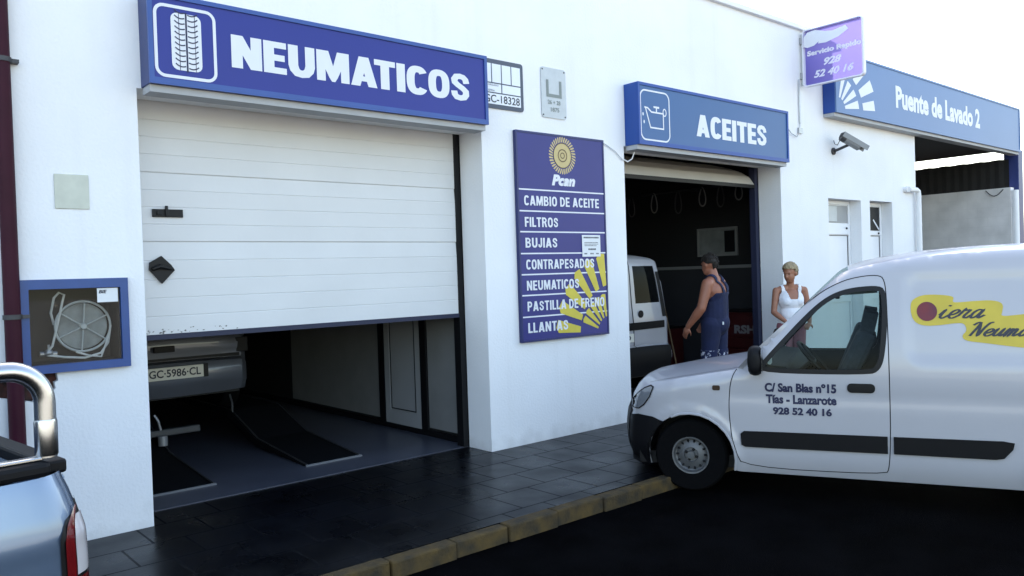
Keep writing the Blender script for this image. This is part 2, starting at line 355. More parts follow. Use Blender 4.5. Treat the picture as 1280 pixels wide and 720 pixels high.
def heavy(s, gap=.07, w=.23, h=.19):        # heavy grotesque capitals, height 1
    def ring(W,a0,a1):
        cx,rx,ry = W/2,(W-w)/2,(1-h)/2; out = []
        for k in range(33):
            a = R(a0+(a1-a0)*k/32); ca,sa = math.cos(a),math.sin(a)
            out.append((cx+rx*math.copysign(abs(ca)**.75,ca), .5+ry*math.copysign(abs(sa)**.75,sa)))
        return out
    def bar(x0,x1,y0,y1): return [(x0,y0),(x1,y0),(x1,y1),(x0,y1)]
    G = {'N':(.66,lambda:[bar(0,w,0,1),bar(.66-w,.66,0,1),[(0,1),(w*1.05,1),(.66,0),(.66-w*1.05,0)]]),
         'E':(.52,lambda:[bar(0,w,0,1),bar(0,.52,0,h),bar(0,.52,1-h,1),bar(0,.48,.5-h/2,.5+h/2)]),
         'U':(.64,lambda:stroke([(w/2,1),(w/2,.36),(w/2+.03,.22),(w/2+.1,.12),(.32,h/2),(.64-w/2-.1,.12),(.64-w/2-.03,.22),(.64-w/2,.36),(.64-w/2,1)],w*.96)),
         'M':(.82,lambda:[bar(0,w*.9,0,1),bar(.82-w*.9,.82,0,1),[(0,1),(w*1.25,1),(.41+.09,.12),(.41+.04,0),(.41-.04,0),(.41-.1,.12)],[(.82,1),(.82-w*1.25,1),(.41-.09,.12),(.41-.04,0),(.41+.04,0),(.41+.1,.12)]]),
         'A':(.70,lambda:[[(0,0),(w,0),(.35+.13,1),(.35-.13,1)],[(.70,0),(.70-w,0),(.35-.13,1),(.35+.13,1)],bar(.14,.56,.17,.34)]),
         'L':(.50,lambda:[bar(0,w,0,1),bar(0,.50,0,h)]),
         'F':(.50,lambda:[bar(0,w,0,1),bar(0,.50,1-h,1),bar(0,.46,.5-h/2,.5+h/2)]),
         'P':(.60,lambda:[bar(0,w,0,1)]+stroke([(w/2,1-h/2),(.36,1-h/2),(.46,.84),(.60-w/2,.72),(.60-w/2,.66),(.46,.53),(.36,.48),(w/2,.48)],h)),
         'R':(.64,lambda:[bar(0,w,0,1)]+stroke([(w/2,1-h/2),(.36,1-h/2),(.46,.84),(.62-w/2,.74),(.62-w/2,.68),(.46,.56),(.36,.51),(w/2,.51)],h)+[[(.27,.5),(.27+w,.5),(.65,0),(.65-w*1.1,0)]]),
         'B':(.63,lambda:[bar(0,w,0,1)]+stroke([(w/2,1-h/2),(.34,1-h/2),(.44,.86),(.60-w/2,.78),(.60-w/2,.72),(.44,.60),(.34,.53),(w/2,.53)],h*.95)+stroke([(w/2,.51),(.36,.51),(.47,.44),(.63-w/2,.33),(.63-w/2,.24),(.47,.13),(.36,h/2),(w/2,h/2)],h*.95)),
         'D':(.64,lambda:[bar(0,w,0,1)]+stroke([(w/2,1-h/2),(.30,1-h/2),(.43,.85),(.64-w/2,.66),(.64-w/2,.34),(.43,.15),(.30,h/2),(w/2,h/2)],w*.9)),
         'J':(.46,lambda:stroke([(.46-w/2,1),(.46-w/2,.30),(.43-w/2,.16),(.2,.095),(.11,.15),(.09,.34)],w*.9)),
         'H':(.64,lambda:[bar(0,w,0,1),bar(.64-w,.64,0,1),bar(0,.64,.41,.59)]),
         ' ':(.20,lambda:[]),
         'T':(.58,lambda:[bar(0,.58,1-h,1),bar(.29-w/2,.29+w/2,0,1)]),
         'I':(w,lambda:[bar(0,w,0,1)]),
         'C':(.60,lambda:stroke(ring(.64,36,324),w*.96)),
         'O':(.66,lambda:stroke(ring(.66,0,349),w*.96,True)),
         'S':(.60,lambda:stroke([(.60-w*.42,.66),(.47,.80),(.40,.88),(.30,.905),(.18,.88),(.115,.77),(.13,.66),(.22,.575),(.38,.46),(.475,.36),(.48,.23),(.42,.13),(.30,.095),(.18,.12),(.12,.21),(w*.42,.34)],w*.82))}
    x = 0; V = []; F = []; pv = ''
    for ch in s:
        if pv+ch in ('AT','TA'): x -= .11
        if pv+ch in ('LL','LT'): x -= .03
        pv = ch
        W,g = G[ch]
        if ch==' ': x += W+gap; continue
        v,f = union(g()); b = len(V); V += [(x+p[0],p[1]) for p in v]; F += [tuple(b+i for i in q) for q in f]; x += W+gap
    return V,F

def script(txt, w, shear=.32):            # brush-script letters from smooth strokes, x-height 1
    A = {'i':(.42,[[(-.05,.35),(.08,.98),(.03,.3),(.10,.04),(.22,.02),(.42,.38)],[(.13,1.42),(.17,1.56)]]),
         'e':(.52,[[(-.02,.34),(.22,.46),(.38,.78),(.28,1.0),(.10,.86),(.02,.42),(.10,.08),(.27,.0),(.52,.36)]]),
         'r':(.56,[[(-.02,.36),(.10,1.08),(.15,.9),(.36,.96),(.26,.32),(.31,.04),(.42,.02),(.56,.36)]]),
         'a':(.66,[[(.42,.88),(.24,1.0),(.07,.72),(.03,.26),(.13,.0),(.30,.22),(.44,.95),(.39,.24),(.46,.02),(.66,.36)]]),
         'N':(.74,[[(-.22,1.5),(-.08,1.85),(.10,1.88),(.10,1.3),(.0,.0)],[(.10,1.8),(.24,1.2),(.42,.05),(.52,1.2),(.66,1.85),(.84,1.9)]]),
         'u':(.64,[[(-.02,.4),(.08,.98),(.03,.3),(.12,.02),(.28,.2),(.42,.98),(.38,.24),(.46,.02),(.64,.36)]]),
         'm':(.80,[[(-.02,.4),(.08,.98),(.05,.0),(.12,.7),(.25,1.0),(.31,.8),(.26,.0),(.34,.7),(.47,1.0),(.54,.8),(.50,.18),(.58,.02),(.80,.36)]]),
         't':(.42,[[(-.02,.36),(.16,1.7),(.07,.34),(.14,.02),(.26,.04),(.42,.36)],[(-.02,1.12),(.36,1.16)]]),
         'c':(.48,[[(.34,.82),(.22,1.0),(.06,.76),(.03,.26),(.13,.0),(.30,.06),(.48,.36)]]),
         'o':(.56,[[(.22,1.0),(.06,.76),(.03,.26),(.14,.0),(.32,.12),(.40,.6),(.24,1.0),(.36,.82),(.56,.86)]]),
         's':(.46,[[(-.02,.34),(.24,1.05),(.22,.8),(.36,.3),(.22,.0),(.04,.1)]])}
    polys = []; x = 0
    for ch in txt:
        wd,st = A[ch]
        for p in st:
            q = [(a,b) for a,b,*_ in smooth_line([(a,b,0,'') for a,b in p],.08)]; q = [(x+a+shear*b,b) for a,b in q]
            k = [q[0]]+[v for u,v in zip(q,q[1:]) if math.hypot(v[0]-u[0],v[1]-u[1])>.02]; polys += stroke(k,w)
        x += wd
    return union(polys)

def build(name, mb, mats, parent=None, smooth=False, bevel=0, angle=35):
    me = bpy.data.meshes.new(name); off = OFF.get(parent.name, Vector()) if parent else Vector()
    me.from_pydata([tuple(Vector(v)-off) for v in mb.v], [], mb.f)
    for m in (mats if isinstance(mats,(list,tuple)) else [mats]): me.materials.append(m)
    me.polygons.foreach_set('material_index', mb.m)
    if smooth:
        me.polygons.foreach_set('use_smooth',[True]*len(me.polygons))
        if angle: me.set_sharp_from_angle(angle=R(angle))
    me.update()
    o = bpy.data.objects.new(name, me); C.objects.link(o)
    if parent: o.parent = parent; OFF[o.name] = off
    if bevel:
        b = o.modifiers.new('bevel','BEVEL'); b.width = bevel; b.segments = 2; b.limit_method = 'ANGLE'; b.angle_limit = R(40)
    return o
def thing(name, label, cat, loc=(0,0,0), rz=0, group=None, world=True):
    o = bpy.data.objects.new(name, None); C.objects.link(o); o.location = loc; o.rotation_euler = (0,0,rz); o.empty_display_size = .1
    o['label'] = label; o['category'] = cat
    if group: o['group'] = group
    OFF[o.name] = Vector(loc) if world else Vector()
    return o
def tag(o, label, cat, group=None):
    o['label'] = label; o['category'] = cat
    if group: o['group'] = group
    return o
def struct(name, mb, m, **k):
    o = build(name, mb, m, **k); o['kind'] = 'structure'; return o
def XZ(y): return lambda u,v,*_: (u,y,v)
def XZw(u,v,w): return (u,w,v)
def bm(): return MB()

# ---------------------------------------------------------------- ground
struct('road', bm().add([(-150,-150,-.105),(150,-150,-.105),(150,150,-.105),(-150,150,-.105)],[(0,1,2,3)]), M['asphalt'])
struct('bounce_forecourt', bm().add([(-150,-150,-.101),(150,-150,-.101),(150,-9.5,-.101),(-150,-9.5,-.101)],[(0,1,2,3)]), M['concrete'])  # unseen pale ground behind the camera, added to bounce sunlight onto the wall
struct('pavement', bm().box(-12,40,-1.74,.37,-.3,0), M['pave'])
k = bm(); x = -10.35; i = 0
while x < 24:
    L = .46+.03*math.sin(i*2.3); dz = .004*math.sin(i*1.7); dy = .008*math.sin(i*3.1)
    k.box(x+.004, x+L-.004, -1.855+dy, -1.745, -.25, .004+dz); x += L; i += 1
struct('kerb', k, M['kerb'], bevel=.012)
struct('garage_floor', bm().box(-5.8,14.3,.372,8.8,-.3,.008), M['gfloor'])

# ---------------------------------------------------------------- the workshop building
B = thing('workshop_building', 'white rendered single storey tyre workshop with two garage openings', 'building', (4,4,0))
o1 = [(1.72,-.3),(4.82,-.3),(4.82,3.1),(1.72,3.1)]
o2 = [(6.865,-.3),(10.13,-.3),(10.13,3.1),(6.865,3.1)]
d1 = [(11.44,-.3),(12.475,-.3),(12.475,2.69),(11.44,2.69)]; d2 = [(12.775,-.3),(13.58,-.3),(13.58,2.7),(12.775,2.7)]
cabh = [(.985,1.20),(1.555,1.20),(1.555,1.715),(.985,1.715)]
hole = [(.80,1.13),(.86,1.155),(1.15,1.15),(1.158,1.10),(1.135,1.09),(1.14,1.05),(1.12,1.03),(1.10,1.035),(1.08,1.005),(1.03,1.0),(1.01,.975),(.97,.985),(.94,.968),(.90,.98),(.87,1.01),(.83,1.02),(.80,1.05),(.79,1.1)]
outline = [(-6,-.3)]
for d in (o1,o2,d1,d2): outline += [d[0],d[3],d[2],d[1]]
outline += [(14.52,-.3),(14.52,4.6),(11.0,4.6),(11.0,5.06),(-6,5.06)]
build('facade_wall', bm().prism(outline, [cabh,hole], XZw, 0, .35), M['stucco'], B)
build('coping', bm().box(-6.05,11.04,-.06,.4,5.06,5.13), M['stucco'], B, bevel=.01)
build('end_wall', bm().box(14.27,14.515,.352,9,-.3,4.6), M['stucco'], B)
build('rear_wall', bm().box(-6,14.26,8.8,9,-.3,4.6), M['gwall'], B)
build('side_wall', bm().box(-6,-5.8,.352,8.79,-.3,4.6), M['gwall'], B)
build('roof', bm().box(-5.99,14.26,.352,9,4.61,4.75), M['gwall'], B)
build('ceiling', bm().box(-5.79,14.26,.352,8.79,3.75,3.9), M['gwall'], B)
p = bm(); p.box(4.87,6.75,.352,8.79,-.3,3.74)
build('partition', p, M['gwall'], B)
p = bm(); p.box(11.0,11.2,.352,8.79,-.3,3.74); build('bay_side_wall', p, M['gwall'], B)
p = bm(); p.box(10.985,10.998,.36,8.7,.01,1.69); build('dado', p, M['gdado'], B)
build('dado_ledge', bm().box(10.95,10.984,.36,8.7,1.69,1.74), M['gpanel'], B)
build('broken_brick', bm().box(.7,1.25,.055,.06,.9,1.19), M['brick'], B)
# interior panels and door of the first bay
for y0,y1 in ((1.075,1.185),(1.915,2.035)): build('panel_post', bm().box(4.822,4.868,y0,y1,.071,3.0), M['black'], B)
for y0,y1 in ((2.04,4.35),(.43,1.07)):
    build('wall_panel', bm().box(4.845,4.868,y0,y1,.10,3.0), M['gpanel'], B)
dd = build('inner_door', bm().box(4.84,4.868,1.19,1.91,.07,2.1), M['ddoor'], B)
f = bm(); f.box(4.828,4.839,1.19,1.29,.07,2.1); f.box(4.828,4.839,1.81,1.91,.07,2.1); f.box(4.828,4.839,1.29,1.81,.07,.22); f.box(4.828,4.839,1.29,1.81,2.0,2.1)
build('door_frame', f, M['alu'] if 0 else M['ddoor'], dd)
f = bm(); f.box(4.832,4.838,1.302,1.312,.235,1.99); f.box(4.832,4.838,1.788,1.798,.235,1.99); f.box(4.832,4.838,1.312,1.788,.235,.245)
build('panel_bead', f, M['black'], dd)
build('panel_strip', bm().box(4.835,4.868,.352,8.0,.009,.07), M['black'], B)
# sectional garage door
G = build('garage_door', bm(), M['doorw'], B)
g = bm(); zs = [1.335,1.47,1.61,1.75,1.895,2.035,2.045,2.17,2.30,2.43,2.56,2.57,2.70,2.83,2.96,3.11]; prof = []
seam = {5,10}
prof.append((1.335,0))
for i,z in enumerate(zs[1:-1],1):
    if i in seam or i-1 in seam: prof.append((z, .010 if i in seam else 0)); 
    else: prof += [(z-.005,0),(z,.0035),(z+.005,0)]
prof.append((3.11,0))
pp = [];
for z,d in prof: pp.append((z,d))
vs = [(x,.371+d,z) for z,d in pp for x in (1.70,4.755)]; fs = [(2*i,2*i+1,2*i+3,2*i+2) for i in range(len(pp)-1)]
g.add(vs,fs); g.box(1.70,4.755,.395,.43,1.335,3.11)
me = bpy.data.meshes.new('garage_door'); off = OFF[B.name]; me.from_pydata([tuple(Vector(v)-off) for v in g.v],[],g.f); me.materials.append(M['doorw']); G.data = me
build('bottom_seal', bm().box(1.70,4.755,.362,.432,1.295,1.334), M['seal'], G)
f = bm(); f.box(1.90,2.125,.352,.368,2.225,2.285); f.box(1.99,2.01,.335,.352,2.235,2.31); f.box(1.93,1.97,.34,.352,2.24,2.27); build('door_latch', f, M['black'], G, bevel=.003)
f = bm(); f.prism([(1.86,1.825),(1.95,1.72),(2.045,1.82),(2.02,1.86),(1.95,1.93),(1.90,1.90),(1.865,1.88)],[],XZw,.345,.368)
f.tube([(1.88,.335,1.83),(1.93,.325,1.85),(2.03,.34,1.825)],[.016,.02,.008]); build('door_handle', f, M['black'], G)
f = bm()
for i in range(46):
    x0 = 1.80+random.random()**1.6*.75; z0 = 1.342+random.random()**1.5*.035; r0 = random.uniform(.002,.009); hgt = random.uniform(.4,.8)
    f.flat(([(x0+r0*(1+.4*math.sin(k*2.7+i))*math.cos(k*math.pi/4), z0+r0*hgt*(1+.3*math.sin(k*1.9+i))*math.sin(k*math.pi/4)) for k in range(8)],[tuple(range(8))]), XZ(.3695-.00004*i))
build('scuff_marks', f, M['dirt'], G)['kind'] = 'stuff'
f = bm(); f.box(4.757,4.819,.36,.46,.009,3.099); build('door_rail', f, M['black'], B)
f = bm(); f.box(4.40,4.86,.40,.46,.30,.31) if 0 else None
# second bay door, rolled up with its bottom panel hanging inside the opening
f = bm(); N = 4
for i in range(N):
    t0,t1 = i/N,(i+1)/N; q = lambda t: (.36+.75*t*t*.9+.1*t, 2.86+.36*t)
    (ya,za),(yb,zb) = q(t0),q(t1-.04)
    f.add([(6.87,ya,za),(10.04,ya,za),(10.04,yb,zb),(6.87,yb,zb),(6.87,ya+.02,za+.03),(10.04,ya+.02,za+.03),(10.04,yb+.02,zb+.03),(6.87,yb+.02,zb+.03)],[(0,1,2,3),(7,6,5,4),(0,4,5,1),(3,2,6,7),(1,5,6,2),(0,3,7,4)])
g2 = build('raised_door', f, M['doorw2'], B); build('bottom_seal', bm().box(6.87,10.04,.352,.40,2.81,2.858), M['black'], g2)
f = bm(); f.box(10.05,10.128,.36,.45,.009,3.099); build('door_rail', f, M['seal'], B)
# two white service doors
for x0,x1,top,kind in ((11.445,12.47,2.685,0),(12.78,13.575,2.695,1)):
    y = .18; dr = build('service_door', bm().box(x0,x1,y+.02,y+.06,.005,top), M['alu'], B)
    f = bm(); e = .055
    f.box(x0,x0+e,y,y+.019,.005,top); f.box(x1-e,x1,y,y+.019,.005,top); f.box(x0+e,x1-e,y,y+.019,top-e,top); f.box(x0+e,x1-e,y,y+.019,2.16,2.33 if kind==0 else 2.22); f.box(x0+e,x1-e,y,y+.019,.005,.15)
    f.box(x0+e,x1-e,y,y+.019,1.10,1.2)
    build('door_frame', f, M['alu'], dr, bevel=.004)
    f = bm(); zb = 2.345 if kind==0 else 2.235
    f.box(x0+e+.012,x1-e-.012,y+.008,y+.0185,zb,top-e-.015); build('window_pane', f, M['ddoor'] if kind==0 else M['black'], dr)
    if kind==0:
        build('window_blind', bm().box(x0+e+.02,x0+e+.55,y+.002,y+.007,zb+.02,top-e-.03), M['steelp'], dr)
    else:
        f = bm(); f.obox((x1-.20,y+.004,zb+.10),(.10,0,-.08),(.008,0,.011),(0,.003,0)); build('window_stay', f, M['alu'], dr)
    f = bm(); f.box(x0+e+.012,x0+e+.02,y+.012,y+.0185,1.215,2.15); f.box(x1-e-.02,x1-e-.012,y+.012,y+.0185,1.215,2.15); f.box(x0+e+.02,x1-e-.02,y+.012,y+.0185,2.14,2.15); build('panel_bead', f, M['darkmetal'], dr)
    f = bm(); f.ell((x1-.14,y-.012,2.26 if kind==0 else 2.19),(.018,.014,.018)); build('lock', f, M['darkmetal'], dr)
    build('door_reveal', bm().box(x0,x1,y+.065,y+.1,.005,top), M['gwall'], B)
# downpipes
f = bm(); f.tube([(.905,-.055,-.0),(.905,-.055,5.03)],.048,16); dp = build('downpipe', f, M['maroon'], B, smooth=True)
f = bm()
for z in (1.52,3.15): f = bm(); f.lathe([(.049,0),(.055,0),(.055,.03),(.049,.03)],(.905,-.055,z),(0,0,1),20); f.box(.95,1.0,-.066,-.002,z+.004,z+.026); build('pipe_clamp', f, M['darkmetal'], dp)
f = bm(); f.tube([(14.05,-.0,2.93),(14.05,-.07,2.93)],.05,12); f.tube([(14.05,-.075,2.93),(14.36,-.075,2.93),(14.42,-.075,2.91),(14.44,-.075,2.85),(14.44,-.075,.02)],.045,12)
build('waste_pipe', f, M['whitepipe'], B, smooth=True)

# ---------------------------------------------------------------- car wash next door
W = thing('car_wash_bay', 'dark roofed car wash bay with white block side wall', 'building', (17,3,0))
build('side_wall', bm().box(19.1,19.3,-.05,8,-.3,3.2), M['blockw'], W)
f = bm(); n = 90
ys = [-.0+8*i/n for i in range(n+1)]
f.add([(19.14+.007*(i%2), y, z) for i,y in enumerate(ys) for z in (3.2,3.80+.012*(i%4>1))],[(2*i,2*i+2,2*i+3,2*i+1) for i in range(n)])
f.add([(19.19+.007*(i%2), y, z) for i,y in enumerate(ys) for z in (3.2,3.80+.012*(i%4>1))],[(2*i,2*i+1,2*i+3,2*i+2) for i in range(n)])
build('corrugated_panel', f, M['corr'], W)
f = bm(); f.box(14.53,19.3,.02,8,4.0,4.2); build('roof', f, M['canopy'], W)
f = bm()
for y in (1.5,3.2,5,6.8): f.box(14.53,19.3,y,y+.12,3.86,3.999)
f.clear if 0 else None
f = bm()
for y in (2.4,4.4,6.4): f.box(14.53,18.6,y,y+.10,3.90,3.999)
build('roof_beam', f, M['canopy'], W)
build('column', bm().box(19.32,19.60,-.14,.14,-.05,4.0), M['navycol'], W, bevel=.008)
f = bm(); f.tube([(19.2,-.10,3.14),(19.2,-.10,-.02)],.07,14); build('white_pipe', f, M['whitepipe'], W, smooth=True)
f = bm(); f.tube([(19.07,.42,3.17)]+[(19.06,.42-.34*t,3.17-.13*math.sin(math.pi*t)) for t in [i/8 for i in range(1,8)]]+[(19.07,.08,3.17)],.009,6); build('cable_loop', f, M['darkmetal'], W)
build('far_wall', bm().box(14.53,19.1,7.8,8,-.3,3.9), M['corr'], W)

# ---------------------------------------------------------------- fascia signs
def fascia(name, label, x0,x1,z0,z1, face, case, side, lift=0):
    t = thing(name, label, 'sign', ((x0+x1)/2,0,z0)); D = -.20
    f = bm(); f.box(x0,x1,D+.012,-.003,z0+.001,z1)
    build('casing', f, [side], t, bevel=.004)
    f = bm(); e = .045
    f.prism([(x0,z0),(x1,z0),(x1,z1),(x0,z1)],[[(x0+e*.7,z0+e),(x1-e*.7,z0+e),(x1-e*.7,z1-e*.7),(x0+e*.7,z1-e*.7)]],XZw,D-.012,D+.011)
    build('frame', f, case, t, bevel=.003)
    build('face_panel', bm().box(x0+e*.7,x1-e*.7,D,D+.011,z0+e,z1-e*.7), face, t)
    build('soffit', bm().box(x0+.01,x1-.01,D+.03,-.004,z0-.05,z0), M['soffit'], t)
    return t
S1 = fascia('fascia_sign','royal blue box sign lettered NEUMATICOS with tyre emblem over the half open door',1.75,4.745,3.10,3.735,M['blueF'],M['blueC'],M['navyC'])
build('lettering', bm().flat(fit(heavy('NEUMATICOS',gap=.04,w=.24,h=.195),2.33,4.535,3.285,3.535), XZ(-.2025)), M['letter'], S1)
e = build('emblem_frame', bm().flat(union(stroke(rrect(1.80,2.21,3.165,3.655,.06),.022,True)), XZ(-.2025)), M['letter'], S1)
tx0,tx1,tz0,tz1 = 1.905,2.115,3.215,3.615
tm = build('tyre_emblem', bm().flat(region(rrect(tx0,tx1,tz0,tz1,.045,4)), XZ(-.2025)), M['letter'], S1)
polys = stroke([((tx0+tx1)/2,tz0-.01),((tx0+tx1)/2,tz1+.01)],.012)+stroke([(tx0+.055,tz0),(tx0+.055,tz1)],.004)+stroke([(tx1-.045,tz0),(tx1-.045,tz1)],.004)
cx = (tx0+tx1)/2
for i in range(11):
    z = tz0+.02+i*.0375
    for s_ in (-1,1):
        polys += stroke([(cx+s_*(.01+.07*t), z-.012*math.sin(t*2.2)+.024*t*t+(.01 if s_<0 else 0)) for t in (0,.2,.4,.6,.8,1)],.0085)
build('tyre_tread', bm().flat(union(polys), XZ(-.2045)), M['inkblue'], tm)

S2 = fascia('fascia_sign','steel blue box sign lettered ACEITES with oil can emblem over the oil bay',6.89,10.01,3.10,3.79,M['aceF'],M['aceC'],M['aceC'])
build('lettering', bm().flat(fit(heavy('ACEITES',gap=.05,w=.24,h=.2),7.95,9.47,3.275,3.545), XZ(-.2025)), M['letter'], S2)
build('emblem_frame', bm().flat(union(stroke(rrect(6.935,7.44,3.16,3.71,.08),.018,True)), XZ(-.2025)), M['letter'], S2)
ax,az = 6.97,3.30
q = stroke([(ax+.03,az+.22),(ax+.09,az+.215),(ax+.15,az+.175),(ax+.36,az+.175),(ax+.36,az),(ax+.13,az),(ax+.045,az+.225)],.017)
q += stroke(circ(ax+.385,az+.19,.028,.04,14),.013,True)+stroke([(ax+.24,az+.18),(ax+.24,az+.235)],.02)+stroke([(ax+.19,az+.235),(ax+.29,az+.235)],.022)
q += [circ(ax+.005,az+.14,.012,.02,8),circ(ax+.02,az+.055,.012,.02,8)]
build('oil_can_emblem', bm().flat(union(q), XZ(-.2025)), M['letter'], S2)

S3 = fascia('fascia_sign','long pale blue box sign lettered Puente de Lavado 2 above the car wash',11.35,19.25,3.93,4.84,M['pueF'],M['pueF'],M['aceC'])
build('lettering', bm().flat(fit(text2d('Puente de Lavado 2',.045),13.35,17.0,4.21,4.58), XZ(-.2025)), M['letter'], S3)
def rays(cx,cz,specs):
    out = []
    for a0,a1,r0,r1 in specs:
        out.append([(cx+r*math.cos(R(a)), cz+r*math.sin(R(a))) for r,a in ((r0,a0),(r0,a1),(r1,a1-1),(r1,(a0+a1)/2),(r1,a0+1))])
    return out
sp = [(a,a+9,.62,1.02) for a in range(96,182,15)]+[(a,a+11,1.12,1.62) for a in (92,108,124,140)]
clip = lambda P,x0,x1,z0,z1: [[(min(max(x,x0),x1),min(max(z,z0),z1)) for x,z in p] for p in P]
# fan of blocks radiating from the lower left corner
fan = []
for (r0,r1,a,b) in [(.22,.62,8,22),(.22,.62,30,42),(.22,.62,50,61),(.22,.62,68,78),(.74,1.10,6,16),(.74,1.16,24,35),(.74,1.16,43,53),(.74,1.05,60,68)]:
    fan.append([(11.40+1.1*r*math.cos(R(t)), 3.98+.84*r*math.sin(R(t))) for r,t in ((r0,a),(r1,a),(r1,(a+b)/2),(r1,b),(r0,b))])
build('fan_emblem', bm().flat(union(clip(fan,11.39,12.8,3.98,4.79)), XZ(-.2025)), M['letter'], S3)

# services board
SB = thing('services_board','tall purple blue board listing workshop services between the two garage doors','sign',(5.85,0,1.02))
bx0,bx1,bz0,bz1 = 5.215,6.485,1.02,3.128
build('backing', bm().box(bx0,bx1,-.035,-.003,bz0,bz1), M['boardC'], SB, bevel=.003)
f = bm(); f.prism([(bx0,bz0),(bx1,bz0),(bx1,bz1),(bx0,bz1)],[[(bx0+.02,bz0+.02),(bx1-.02,bz0+.02),(bx1-.02,bz1-.02),(bx0+.02,bz1-.02)]],XZw,-.046,-.036); build('frame', f, M['boardC'], SB)
build('face_panel', bm().box(bx0+.021,bx1-.021,-.041,-.0355,bz0+.021,bz1-.021), M['boardF'], SB)
rows = [2.545,2.33,2.122,1.905,1.695,1.487,1.272]; names = ['CAMBIO DE ACEITE','FILTROS','BUJIAS','CONTRAPESADOS','NEUMATICOS','PASTILLA DE FRENO','LLANTAS']
wid = [1.08,.46,.44,.98,.74,1.12,.56]
for z in rows: build('divider_line', bm().flat(([(bx0+.022,z-.007),(bx1-.022,z-.007),(bx1-.022,z+.007),(bx0+.022,z+.007)],[(0,1,2,3)]), XZ(-.0435)), M['letter'], SB)
for z,s_,wd in zip(rows,names,wid): build('lettering', bm().flat(fit(heavy(s_,gap=.10,w=.205,h=.17),bx0+.085,bx0+.085+wd,z-.160,z-.060), XZ(-.0455)), M['letter'], SB)
f = bm(); cx,cz = 5.855,2.915
def ringp(cx,cz,r,w_,n=28): return stroke(circ(cx,cz,r,n=n),w_,True)
f.flat(region(circ(cx,cz,.128,n=32)), XZ(-.0425)); 
for k in range(36):
    a = 2*math.pi*k/36; t = lambda r,da: (cx+r*math.cos(a+da), cz+r*math.sin(a+da))
    f.flat(([t(.138,0),t(.138,.10),t(.19,.02),t(.195,-.07),t(.17,-.06)],[(0,4,3,2,1)]), XZ(-.0425))
sm = build('sun_emblem', f, M['gold'], SB)
f = bm(); f.flat(union(ringp(cx,cz,.128,.008,32)), XZ(-.0445)); f.flat(union(ringp(cx,cz,.062,.012,24)), XZ(-.0445)); f.flat(union(ringp(cx,cz,.028,.010,16)), XZ(-.0445)); build('emblem_ring', f, M['bronze'], sm)
build('brand_lettering', bm().flat(fit(text2d('Pcan',.06,.25),5.69,6.03,2.60,2.715), XZ(-.0435)), M['letter'], SB)
fan = []
cx,cz = 6.60,1.00
for (r0,r1,a0,a1) in [(.30,.44,0,8)]: pass
for k,(a,b) in enumerate([(100,108),(113,121),(126,134),(139,147),(152,160)]): fan.append([(6.50+r*math.cos(R(t)),1.02+r*math.sin(R(t))) for r,t in ((.20,a+2),(.44,a-2),(.45,(a+b)/2),(.44,b),(.20,b))])
for k,(a,b) in enumerate([(100,107),(114,121),(128,134.5),(142,149),(156,163),(170,177)]): fan.append([(6.56+r*math.cos(R(t)),1.04+r*math.sin(R(t))) for r,t in ((.52,a),(.86,a-2),(.88,(a+b)/2),(.84,b),(.52,b))])
fan = clip(fan,bx0+.024,bx1-.024,bz0+.024,rows[3]-.01)
build('fan_emblem', bm().flat(union(fan), XZ(-.0445)), M['yellow'], SB)
pn = thing('paper_notice','small white printed notice stuck beside BUJIAS on the services board','notice',(6.23,-.047,1.98))
build('sheet', bm().box(6.10,6.38,-.0495,-.0475,1.865,2.095), M['paper'], pn)
for z,a,b,h in ((2.06,6.125,6.355,.016),(2.012,6.135,6.345,.007),(1.995,6.135,6.345,.007),(1.978,6.135,6.32,.007),(1.935,6.19,6.31,.018),(1.89,6.13,6.17,.014),(1.89,6.22,6.27,.014),(1.89,6.31,6.35,.014)):
    x = a; f = bm()
    while x < b:
        w_ = random.uniform(.006,.016); f.flat(([(x,z),(min(x+w_,b),z),(min(x+w_,b),z+h),(x,z+h)],[(0,1,2,3)]), XZ(-.0505)); x += w_+.004
    build('print_line', f, M['ink'], pn)['kind'] = 'stuff'

# wall plates
P1 = thing('register_plate','dark framed plate with four white bars and GC-18328 beside the royal blue sign','plate',(5.15,0,3.3))
f = bm(); f.prism(rrect(4.80,5.365,3.315,3.79,.03),[],XZw,-.014,-.003); build('backing', f, M['frame'], P1)
f = bm(); x0,x1 = 4.84,5.325
def cell(a,b,c,d): f.flat(([(a,c),(b,c),(b,d),(a,d)],[(0,1,2,3)]), XZ(-.0165))
cw = (x1-x0-.036)/4
for i in range(4): cell(x0+i*(cw+.012),x0+i*(cw+.012)+cw,3.565,3.745)
cell(x0,x0+.235,3.47,3.553); cell(x0+.248,x1,3.47,3.553); cell(x0,x1,3.355,3.458)
build('cell', f, M['cell'], P1)
for a_ in (('GC-18328',.01,x0+.02,x1-.015,3.37,3.445),('AUTORIZADO',0,x0+.01,x0+.20,3.53,3.547),('INDUSTRIA',0,x0+.01,x0+.15,3.477,3.494)): build('lettering', bm().flat(fit(text2d(*a_[:2]),*a_[2:]), XZ(-.0185)), M['ink'], P1)
P2 = thing('wall_plate','dull metal plate with big letter U above the services board','plate',(5.79,0,3.3))
f = bm(); f.prism(rrect(5.615,5.965,3.30,3.815,.03),[],XZw,-.012,-.003); build('backing', f, M['steelp'], P2, bevel=.002)
M['stamp'] = mat('plate_stamp',(.20,.23,.22),.6)
for tr_ in (union(stroke([(5.70,3.69),(5.70,3.53),(5.885,3.53),(5.885,3.69)],.034)), fit(text2d('26 + 28',.02),5.70,5.88,3.44,3.485), fit(text2d('1875',.02),5.74,5.86,3.365,3.41)): build('lettering', bm().flat(tr_, XZ(-.0145)), M['stamp'], P2)
